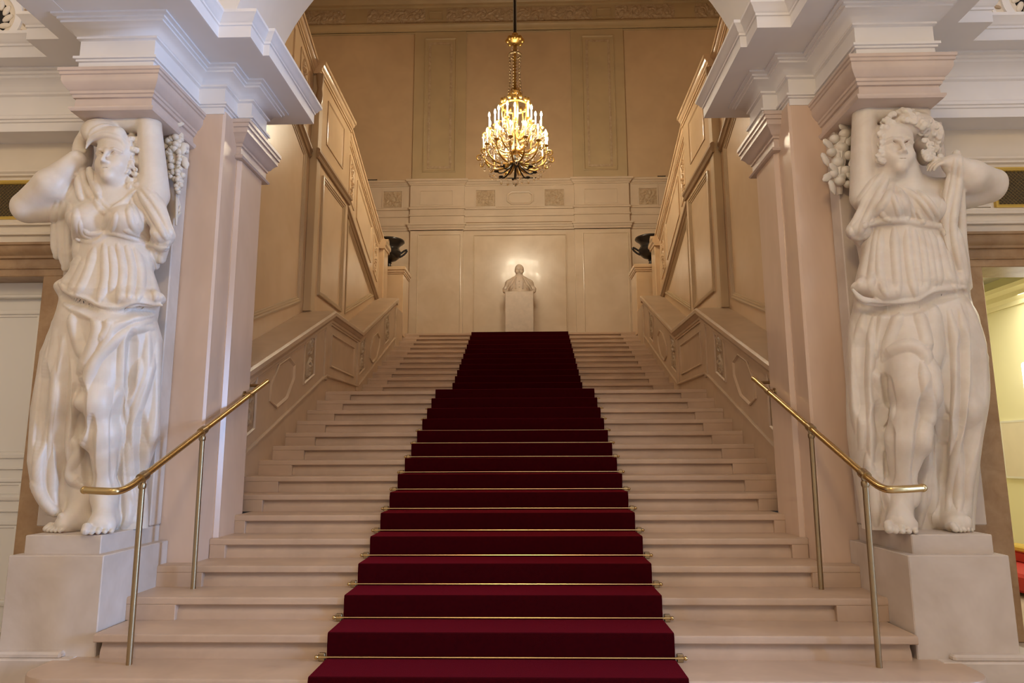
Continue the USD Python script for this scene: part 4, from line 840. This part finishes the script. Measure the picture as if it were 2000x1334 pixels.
def statue_left(h):
    C = Clay((-3.70, .42, G-.004), (-2.28, 1.10, 3.98), h, ((-3.12, .45, 3.36), (-2.68, .72, 3.90))); C.back = 1.055
    # body, hips and the mass of the skirt
    rows_(C, [(362, 228, 40, .12, .02), (385, 222, 84, .16, .02), (430, 216, 84, .19, 0), (475, 224, 76, .17, 0), (530, 222, 80, .19, 0), (578, 218, 100, .235, 0), (592, 215, 100, .22, 0), (625, 208, 100, .23, 0), (660, 204, 112, .24, .02), (750, 196, 112, .22, .05), (850, 188, 112, .19, .09), (930, 168, 100, .17, .11), (985, 182, 88, .15, .12), (1042, 190, 80, .13, .12)], .82)
    # legs
    C.seg(A(228, 640, .75), A(190, 785, .66), .195, .125, .05); C.seg(A(190, 785, .65), A(196, 850, .68), .118, .112, .05); C.seg(A(196, 850, .68), A(203, 968, .73), .112, .066, .04)
    C.ell(A(186, 787, .60), (.085, .08, .10), .06)
    C.seg(A(168, 640, .78), A(138, 785, .74), .18, .14, .06); C.seg(A(138, 785, .74), A(165, 975, .84), .13, .075, .06)
    C.loft([(at(150, py, .8)[2], at(c, py, .8)[0], .80, hw*PX, ry) for py, c, hw, ry in ((640, 128, 14, .06), (690, 122, 36, .14), (800, 108, 40, .16), (900, 98, 36, .15), (960, 100, 30, .13), (1005, 118, 20, .10))], .05)
    foot(C, A(207, 1030, .79, G), A(192, 1036, .50, G), .175, .1, A(204, 962, .735), 1)
    foot(C, A(178, 1020, .82, G), A(98, 1030, .62, G), .15, .1, A(172, 965, .82), 1)
    # arms
    C.seg(A(302, 380, .79), A(292, 246, .74), .106, .084, .03); C.seg(A(292, 242, .74), A(186, 241, .73), .076, .056, .02)
    hand(C, A(186, 241, .73), A(154, 262, .80)-A(186, 241, .73), (-.2, -.6, 1), .21, curl=(.3, .5, .4), thumb=-1)
    C.seg(A(132, 402, .84), A(54, 408, .74), .12, .105, .05); C.seg(A(52, 402, .73), A(100, 362, .68), .098, .115, .03); C.seg(A(100, 362, .68), A(150, 312, .68), .112, .066, .03)
    hand(C, A(148, 316, .70), A(160, 282, .76)-A(148, 316, .70), (-.6, -.7, .3), .17, curl=(.35, .5, .5), thumb=1)
    # chest and neck
    C.seg(A(212, 340, .73), A(217, 392, .76), .088, .10, .04); C.seg(A(150, 392, .80), A(285, 382, .80), .10, .11, .06)
    C.ell(A(174, 432, .68), (.112, .12, .105), .07); C.ell(A(246, 434, .68), (.114, .12, .105), .07)
    # loosened hair, cap and band
    C.ell(A(203, 262, .735), (.150, .150, .100), .02); C.ell(A(258, 312, .79), (.062, .10, .21), .02); C.ell(A(262, 352, .80), (.05, .07, .09), .02); C.ell(A(162, 300, .77), (.062, .09, .17), .02)
    p = head(C, A(207, 298, .575)+[0, .088, 0], .134, -.04, -.05, .02)
    C.seg(A(180, 263, .64), A(230, 263, .64), .058, .058, .03)
    C.hem([(168, 290), (176, 276), (190, 268), (207, 265), (224, 268), (238, 276), (246, 290)], .015, .4); C.hem([(170, 278), (180, 266), (207, 257), (232, 264), (246, 278)], .011, .4); C.hem([(174, 264), (188, 250), (207, 245), (228, 250), (240, 262)], .010, .4)
    rnd = random.Random(2)
    for q in range(80): C.curl(rnd.uniform(246, 266), rnd.uniform(268, 366), .014, .0075, rnd.uniform(0, 6), ymin=.66)
    for q in range(24): C.curl(rnd.uniform(158, 170), rnd.uniform(278, 326), .013, .007, rnd.uniform(0, 6), ymin=.655)
    C.seg(A(158, 322, .74), A(172, 392, .75), .045, .070, .03); C.seg(A(176, 330, .68), A(192, 384, .70), .018, .026, .015)
    for L in ([(160, 326), (168, 360), (182, 392)], [(150, 336), (154, 366), (160, 394)], [(172, 326), (182, 356), (196, 388)]): C.drape(L, .013)
    # sleeves
    for a_, b_, r0, r1 in (((124, 396), (112, 500), .06, .030), ((134, 396), (128, 524), .065, .028), ((146, 400), (138, 516), .06, .03)): C.seg(A(*a_, .83), A(*b_, .90), r0, r1, .02)
    C.seg(A(296, 386, .76), A(322, 455, .75), .080, .060, .05); C.ell(A(320, 462, .76), (.075, .07, .06), .04); C.seg(A(322, 470, .78), A(318, 508, .86), .045, .022, .03); C.seg(A(306, 474, .80), A(306, 520, .90), .04, .02, .03)
    for L in ([(112, 390), (106, 450), (110, 505)], [(124, 392), (116, 460), (126, 524)], [(136, 396), (134, 470), (134, 520)], [(148, 402), (148, 460), (140, 510)]): C.drape(L, .013)
    for L in ([(268, 370), (296, 414), (326, 470)], [(262, 378), (284, 428), (314, 474)], [(256, 386), (270, 432), (298, 472)], [(276, 367), (308, 404), (334, 458)], [(286, 368), (320, 410), (338, 462)], [(300, 474), (318, 484), (336, 472)], [(252, 398), (256, 430), (276, 462)]): C.drape(L, .0125)
    C.hem([(192, 380), (204, 400), (217, 409)], .016); C.hem([(264, 372), (244, 392), (217, 409)], .018); C.drape([(186, 384), (196, 408), (215, 420)], .010)
    L = [(152, 468), (180, 474), (215, 456), (250, 464), (302, 480), (330, 484)]; C.hem(L, .013, .42)
    for L in ([(160, 446), (176, 458), (206, 452)], [(155, 425), (160, 455), (178, 466)], [(240, 450), (262, 456), (290, 472)], [(226, 414), (223, 436), (217, 454)], [(215, 414), (207, 430), (201, 450)], [(268, 420), (282, 446), (306, 472)], [(280, 414), (296, 440), (314, 468)]): C.drape(L, .008)
    # blouse over the hips
    for q, r in (((132, 560), .075), (166, 574) and ((166, 574), .08), ((206, 588), .07), ((252, 586), .085), ((300, 584), .07)): C.ell(A(*q, .66 if 150 < q[0] < 280 else .74), (r*1.2, r, r*.7), .05)
    for L in ([(184, 482), (166, 540), (146, 578)], [(202, 474), (206, 535), (190, 592)], [(228, 474), (240, 530), (228, 594)], [(262, 484), (276, 538), (268, 590)], [(286, 486), (306, 540), (302, 590)], [(154, 500), (132, 545), (120, 562)], [(214, 480), (222, 530), (214, 572)], [(246, 478), (258, 530), (250, 585)], [(300, 490), (318, 545), (316, 585)], [(170, 500), (150, 545), (134, 570)]): C.drape(L, .0115, 3.2)
    C.hem([(116, 552), (140, 576), (166, 585), (192, 599), (230, 603), (270, 592), (316, 596)], .027)
    C.drape([(114, 566), (140, 590), (166, 598), (192, 612), (230, 616), (270, 606), (316, 608)], .022, sub=True)
    # skirt
    R1 = [[(122, 592), (182, 614), (240, 622), (308, 612)], [(304, 622), (244, 652), (182, 712), (166, 768)], [(312, 640), (262, 640), (244, 664), (240, 740), (250, 830)], [(244, 655), (242, 720), (234, 780), (230, 850), (240, 930), (262, 1022)],
          [(290, 645), (286, 720), (266, 790), (262, 860), (268, 940), (274, 1012)], [(310, 660), (312, 760), (300, 840), (286, 900)], [(140, 612), (150, 660), (168, 704)], [(176, 612), (190, 640), (176, 690), (150, 732)], [(202, 610), (214, 628), (186, 672)],
          [(108, 640), (100, 720), (88, 830), (74, 930), (98, 1000)], [(124, 650), (120, 750), (112, 850), (104, 950), (116, 1008)], [(140, 702), (138, 800), (130, 862), (150, 930)], [(128, 850), (152, 882), (134, 920), (174, 954)], [(66, 926), (88, 980), (122, 1008)],
          [(296, 842), (324, 850), (292, 900)], [(248, 940), (250, 1000), (236, 1034)], [(276, 700), (262, 760), (246, 800)], [(300, 690), (280, 760), (256, 830)], [(114, 690), (106, 800), (96, 900)], [(100, 660), (90, 760), (80, 860), (70, 925)], [(256, 850), (252, 930), (262, 1000)], [(280, 850), (284, 930), (284, 1000)], [(225, 622), (212, 660), (190, 700)], [(270, 620), (232, 634), (206, 664)]]
    for L in R1: C.drape(L, .019)
    for L in ([(180, 806), (172, 900), (180, 962)], [(234, 770), (227, 850), (228, 968)], [(160, 738), (154, 800), (160, 860)], [(130, 690), (128, 790), (120, 880), (126, 960)], [(94, 700), (84, 810), (72, 900)], [(276, 800), (274, 880), (278, 960)], [(258, 640), (254, 700), (250, 780)]): C.drape(L, .022, sub=True)
    return C.mesh()

def statue_right(h):
    C = Clay((2.28, .42, G-.004), (3.74, 1.10, 4.02), h, ((2.70, .45, 3.40), (3.20, .72, 3.96))); C.back = 1.055
    rows_(C, [(350, 1772, 40, .12, .02), (372, 1768, 86, .16, .02), (408, 1765, 90, .19, 0), (437, 1762, 78, .17, 0), (500, 1770, 88, .19, 0), (562, 1775, 108, .235, 0), (584, 1776, 104, .21, 0), (640, 1785, 110, .23, .02), (720, 1790, 114, .22, .05), (800, 1794, 118, .20, .08), (900, 1796, 114, .17, .10), (1000, 1806, 96, .15, .12), (1044, 1808, 90, .14, .12)], .82)
    C.seg(A(1768, 640, .76), A(1784, 755, .60), .20, .145, .05); C.ell(A(1784, 768, .555), (.10, .085, .11), .07); C.seg(A(1784, 772, .60), A(1770, 860, .62), .125, .118, .05); C.seg(A(1770, 860, .62), A(1762, 968, .69), .116, .070, .04)
    C.seg(A(1846, 630, .78), A(1858, 800, .73), .19, .145, .06); C.seg(A(1858, 800, .73), A(1868, 985, .80), .135, .075, .06)
    C.loft([(at(1890, py, .8)[2], at(c, py, .8)[0], .83, hw*PX, ry) for py, c, hw, ry in ((580, 1866, 12, .06), (620, 1872, 30, .13), (700, 1890, 38, .15), (800, 1888, 36, .15), (900, 1880, 30, .14), (1000, 1880, 22, .11), (1042, 1882, 20, .10))], .05)
    C.loft([(at(1690, py, .8)[2], at(c, py, .8)[0], .84, hw*PX, ry) for py, c, hw, ry in ((580, 1694, 8, .05), (630, 1690, 22, .12), (720, 1692, 28, .14), (850, 1698, 28, .13), (950, 1712, 24, .11), (1040, 1716, 22, .09))], .05)
    foot(C, A(1756, 1030, .79, G), A(1764, 1040, .485, G), .185, .1, A(1761, 962, .70), 1)
    foot(C, A(1846, 1024, .80, G), A(1886, 1036, .58, G), .15, .1, A(1860, 985, .80), 1)
    C.seg(A(1688, 384, .80), A(1688, 222, .76), .100, .082, .025); C.seg(A(1690, 220, .76), A(1800, 224, .74), .080, .058, .02)
    hand(C, A(1802, 226, .70), A(1836, 266, .68)-A(1802, 226, .70), (.6, -.7, .4), .22, curl=(.35, .5, .4), thumb=1)
    C.seg(A(1832, 388, .84), A(1932, 368, .76), .13, .105, .05); C.seg(A(1938, 356, .74), A(1895, 345, .64), .092, .112, .04); C.seg(A(1895, 345, .64), A(1862, 322, .60), .108, .070, .03); C.ell(A(1944, 352, .73), (.05, .06, .055), .04)
    hand(C, A(1864, 320, .60), A(1818, 312, .58)-A(1864, 320, .60), (0, -.7, .8), .21, curl=(.5, .6, .5), thumb=1)
    C.seg(A(1768, 330, .73), A(1772, 376, .77), .090, .105, .04); C.seg(A(1705, 384, .80), A(1838, 380, .80), .10, .11, .06)
    C.ell(A(1736, 406, .68), (.112, .12, .10), .07); C.ell(A(1806, 410, .68), (.108, .115, .10), .07)
    C.ell(A(1770, 252, .765), (.165, .15, .115), .02); C.ell(A(1820, 268, .78), (.07, .10, .12), .02); C.ell(A(1722, 286, .84), (.05, .09, .14), .015); C.ell(A(1808, 300, .80), (.05, .08, .09), .02)
    p = head(C, A(1761, 278, .57)+[0, .09, 0], .142, .0, -.04, -.03)
    rnd = random.Random(4)
    C.ell(A(1802, 264, .77), (.09, .10, .13), .03)
    for row, (dy, R, n) in enumerate(((0, .016, 34), (-9, .017, 34), (-17, .016, 26))):
        for k in range(n): t = (k+.5*row)/n; C.curl(1722+t*88, 256+dy-24*math.sin(PI*t)+rnd.uniform(-2, 2), R, .0085, rnd.uniform(0, 6), sink=.35)
    for k in range(60): C.curl(rnd.uniform(1800, 1838), rnd.uniform(236, 314), .016, .0085, rnd.uniform(0, 6), sink=.5)
    for k in range(26): C.curl(rnd.uniform(1714, 1726), rnd.uniform(256, 322), .014, .008, rnd.uniform(0, 6), sink=.5)
    # shoulder drape, sleeve and the cloth hanging from the raised hand
    C.seg(A(1728, 346, .70), A(1676, 446, .75), .050, .062, .05); C.ell(A(1672, 452, .78), (.066, .07, .06), .04); C.seg(A(1678, 462, .84), A(1688, 486, .90), .05, .03, .03); C.seg(A(1684, 470, .90), A(1694, 560, .95), .035, .025, .03)
    C.tube([A(1868, 300, .60), A(1864, 360, .62), A(1852, 430, .66), A(1866, 510, .70), A(1884, 590, .76)], [.026, .040, .050, .055, .04], .025); C.tube([A(1858, 330, .61), A(1846, 400, .67), A(1842, 470, .73)], [.02, .03, .02], .02); C.tube([A(1876, 312, .62), A(1876, 380, .65), A(1878, 470, .71), A(1890, 560, .77)], [.018, .03, .035, .03], .02)
    for L in ([(1726, 336), (1690, 386), (1660, 442)], [(1736, 346), (1708, 396), (1676, 464)], [(1744, 356), (1722, 402), (1690, 428)], [(1716, 340), (1680, 392), (1652, 432)], [(1658, 440), (1664, 468), (1690, 472)], [(1674, 462), (1684, 478), (1696, 458)]): C.drape(L, .0125)
    for L in ([(1878, 304), (1872, 370), (1862, 440), (1876, 520), (1892, 590)], [(1866, 306), (1858, 370), (1846, 430), (1852, 500), (1872, 580)], [(1856, 330), (1846, 400), (1838, 452)], [(1866, 440), (1882, 510), (1888, 560)]): C.drape(L, .0125)
    for L in ([(1748, 362), (1770, 392), (1790, 432)], [(1762, 366), (1800, 396), (1826, 438)], [(1768, 378), (1772, 408), (1774, 432)], [(1722, 412), (1728, 426), (1742, 430)], [(1708, 400), (1706, 420), (1700, 436)], [(1738, 372), (1750, 400), (1756, 428)], [(1790, 372), (1816, 396), (1836, 430)], [(1790, 410), (1800, 428), (1806, 438)]): C.drape(L, .009)
    C.hem([(1688, 442), (1720, 432), (1752, 430), (1790, 436), (1830, 442), (1844, 456)], .024, .42)
    for q, r in (((1690, 562), .08), ((1735, 574), .085), ((1785, 572), .085), ((1830, 556), .075), ((1872, 552), .06)): C.ell(A(*q, .65 if 1720 < q[0] < 1810 else .72), (r*1.2, r, r*.75), .05)
    for L in ([(1702, 444), (1692, 500), (1674, 560)], [(1722, 446), (1716, 512), (1734, 584)], [(1746, 442), (1750, 510), (1756, 580)], [(1772, 444), (1776, 502), (1790, 584)], [(1796, 446), (1806, 510), (1812, 566)], [(1816, 450), (1830, 512), (1836, 560)], [(1836, 458), (1850, 522), (1870, 556)], [(1712, 446), (1704, 520), (1700, 572)], [(1808, 450), (1820, 520), (1826, 566)], [(1784, 446), (1790, 500), (1798, 560)]): C.drape(L, .0115, 3.2)
    C.hem([(1666, 566), (1690, 588), (1740, 592), (1790, 588), (1830, 568), (1882, 562)], .027); C.drape([(1668, 582), (1690, 602), (1740, 606), (1790, 602), (1830, 582), (1882, 576)], .02, sub=True)
    for L in ([(1690, 604), (1676, 700), (1686, 800), (1680, 880)], [(1710, 606), (1700, 682), (1692, 760), (1706, 860), (1700, 940)], [(1760, 606), (1742, 650), (1724, 702)], [(1722, 708), (1740, 684), (1776, 674), (1806, 690), (1816, 722)], [(1812, 690), (1826, 740), (1832, 800), (1838, 862)], [(1800, 704), (1814, 780), (1822, 852)],
              [(1818, 800), (1806, 880), (1800, 960), (1796, 1034)], [(1832, 862), (1822, 940), (1826, 1034)], [(1890, 584), (1914, 680), (1920, 760), (1906, 860), (1890, 960), (1896, 1034)], [(1872, 592), (1888, 690), (1886, 800), (1862, 920), (1850, 1000)], [(1852, 602), (1868, 690), (1870, 760), (1850, 900)], [(1692, 722), (1716, 742), (1736, 800), (1726, 832)], [(1662, 622), (1670, 760), (1674, 850)], [(1902, 640), (1912, 740), (1900, 860)],
              [(1730, 604), (1716, 660), (1710, 700)], [(1790, 606), (1806, 650), (1812, 690)], [(1820, 590), (1832, 650), (1836, 720)], [(1712, 860), (1722, 940), (1730, 1000)], [(1806, 840), (1812, 920), (1808, 1000)], [(1880, 860), (1872, 940), (1874, 1000)], [(1838, 806), (1846, 850), (1832, 866)], [(1694, 880), (1706, 960), (1712, 1030)]): C.drape(L, .019)
    for L in ([(1736, 820), (1734, 880), (1738, 950)], [(1818, 740), (1802, 820), (1794, 900), (1788, 970)], [(1726, 730), (1734, 770), (1740, 800)], [(1844, 790), (1842, 870), (1838, 960)], [(1896, 620), (1904, 720), (1894, 830), (1876, 930)], [(1684, 640), (1684, 740), (1690, 830)], [(1878, 640), (1880, 740), (1868, 860)], [(1714, 780), (1716, 860), (1718, 930)]): C.drape(L, .022, sub=True)
    return C.mesh()
SH = .0078
for fn, lab, c in ((statue_left, 'white marble caryatid in a headband, both arms bent over her head, left of the stairs', (-2.83, .80, G)), (statue_right, 'white marble caryatid with curly hair and one elbow pushed out, right of the stairs', (2.83, .80, G))):
    t = thing('caryatid_statue', lab, 'statue', c); m = fn(SH); print(lab[:40], len(m.faces))
    obj('figure', m, M['statue'], t, smooth=True)
    obj('back_slab', mir(box(2.575, 3.42, 1.06, 1.213, .869, 3.92, .008), 1 if c[0] > 0 else -1), M['pedestal'], t, label='plain stone slab behind the figure')

# ---------------------------------------------------------------- fruit carved beside the statues
t = '/World/caryatid_statue'
rnd = random.Random(11)
sx0, yb_ = -2.56, 1.02
lv = [lambda: 0]
def leafm(c, r, an, tilt=.4):
    m = ball((0, 0, 0), r, (1.25, .34, .62), 2); v = np.array(m.vertices); v[:, 2] *= 1+.22*np.cos(7*np.arctan2(v[:, 2], v[:, 0])); m.vertices = v
    m.apply_transform(trimesh.transformations.rotation_matrix(an, [0, 1, 0])); m.apply_transform(trimesh.transformations.rotation_matrix(tilt, [0, 0, 1])); m.apply_translation(c); return m
gb = obj('grape_bunch', cat_([tube([A(330, 238, 1.0), A(338, 300, 1.0), A(346, 380, 1.02), A(344, 440, 1.04)], [.02, .025, .02, .008])] + [tube([A(349+4*math.sin(k), 392+k*11, 1.045), A(347+4*math.cos(k), 403+k*11, 1.045)], .010, 6) for k in range(3)]), M['statue'], t, label='stem and ribbon of the grape bunch')
for k in range(72):
    f_ = k/71; py = 268+f_*108; w_ = 17*math.sin(PI*min(1, .22+.80*f_))+3; px = 344+w_*rnd.uniform(-1, 1)+2*f_; r = rnd.uniform(.024, .031)*(1-.3*f_)
    obj('grape', ball(A(px, py, 1.03-.055*(1-((px-341)/22)**2)-rnd.uniform(0, .02)), r, sub=2), M['statue'], gb, smooth=True)
for px, py, an in ((318, 262, .4), (334, 250, 2.2), (350, 262, .9), (358, 290, 1.6), (322, 284, 2.6), (346, 242, -.2), (328, 240, .8), (362, 318, 1.3)):
    obj('leaf', leafm(A(px, py, .98), .042, an), M['statue'], gb, smooth=True)
t = '/World/caryatid_statue_001'
gd = obj('fruit_garland', tube([A(1660, 240, 1.0), A(1640, 290, .99), A(1634, 350, 1.0), A(1640, 380, 1.02)], [.03, .06, .05, .02]), M['statue'], t, label='carved garland of fruit and leaves')
for k, (px, py, r) in enumerate(((1650, 262, .045), (1630, 272, .04), (1644, 290, .05), (1624, 298, .038), (1656, 304, .042), (1636, 318, .048), (1652, 334, .044), (1628, 340, .036), (1640, 354, .042), (1656, 360, .032))):
    obj('fruit', ball(A(px, py, .965), r, (1, .9, .9)), M['statue'], gd, smooth=True)
for k, (px, py, an) in enumerate(((1618, 282, .5), (1660, 276, 2.3), (1612, 312, 1.0), (1664, 320, 1.9), (1616, 346, 2.5), (1664, 348, .6), (1626, 366, 1.2), (1650, 250, .2), (1640, 304, 2.0), (1630, 330, .6), (1646, 346, 2.4))):
    obj('leaf', leafm(A(px, py, .955), .048, an), M['statue'], gd, smooth=True)

# ---------------------------------------------------------------- the bust
bu = thing('bust', 'pale stone bust of a moustached bald man in a draped cloak on the tall pedestal', 'bust', (-.03, 12.7, 5.32))
def make_bust(h):
    b = np.array([-.03, 12.68, 5.32]); C = Clay(b+[-.46, -.34, -.002], b+[.46, .34, .86], h)
    q = lambda x, y, z: b+np.array([x, y, z])
    C.loft([(b[2]+z, b[0], b[1]+dy, rx, ry) for z, rx, ry, dy in ((-.02, .22, .15, 0), (.08, .25, .16, 0), (.20, .28, .17, 0), (.30, .25, .16, .01), (.38, .18, .14, .02), (.46, .10, .10, .02))], .03)
    for e in (-1, 1):
        C.seg(q(e*.12, .02, .36), q(e*.26, .02, .27), .08, .085, .05); C.seg(q(e*.26, .02, .27), q(e*.34, .02, .08), .085, .07, .04); C.seg(q(e*.36, 0, .12), q(e*.37, 0, .07), .06, .04, .03)
        for x0, x1 in ((.20, .27), (.26, .33), (.13, .19), (.31, .385)):
            yy = -.155+.10*(x1/.38)**3; C.tube([q(e*x0*.60, yy+.03, .40), q(e*x0*.95, yy, .26), q(e*x1, yy+.01, .10)], [.009, .014, .011], .014)
        C.tube([q(e*.08, -.12, .41), q(e*.10, -.165, .27), q(e*.09, -.16, .10)], [.010, .015, .012], .012); C.tube([q(e*.15, -.16, .34), q(e*.165, -.17, .12)], .010, .006, True)
    C.seg(q(0, .0, .36), q(0, .0, .52), .085, .08, .04)
    for k in range(4): C.ell(q(0, -.165, .14+.07*k), (.012, .012, .012), .004)
    head(C, q(0, -.02, .60), .106, 0, -.02, 0, male=True)
    return C.mesh()
obj('figure', make_bust(.009), M['bust'], bu, smooth=True)
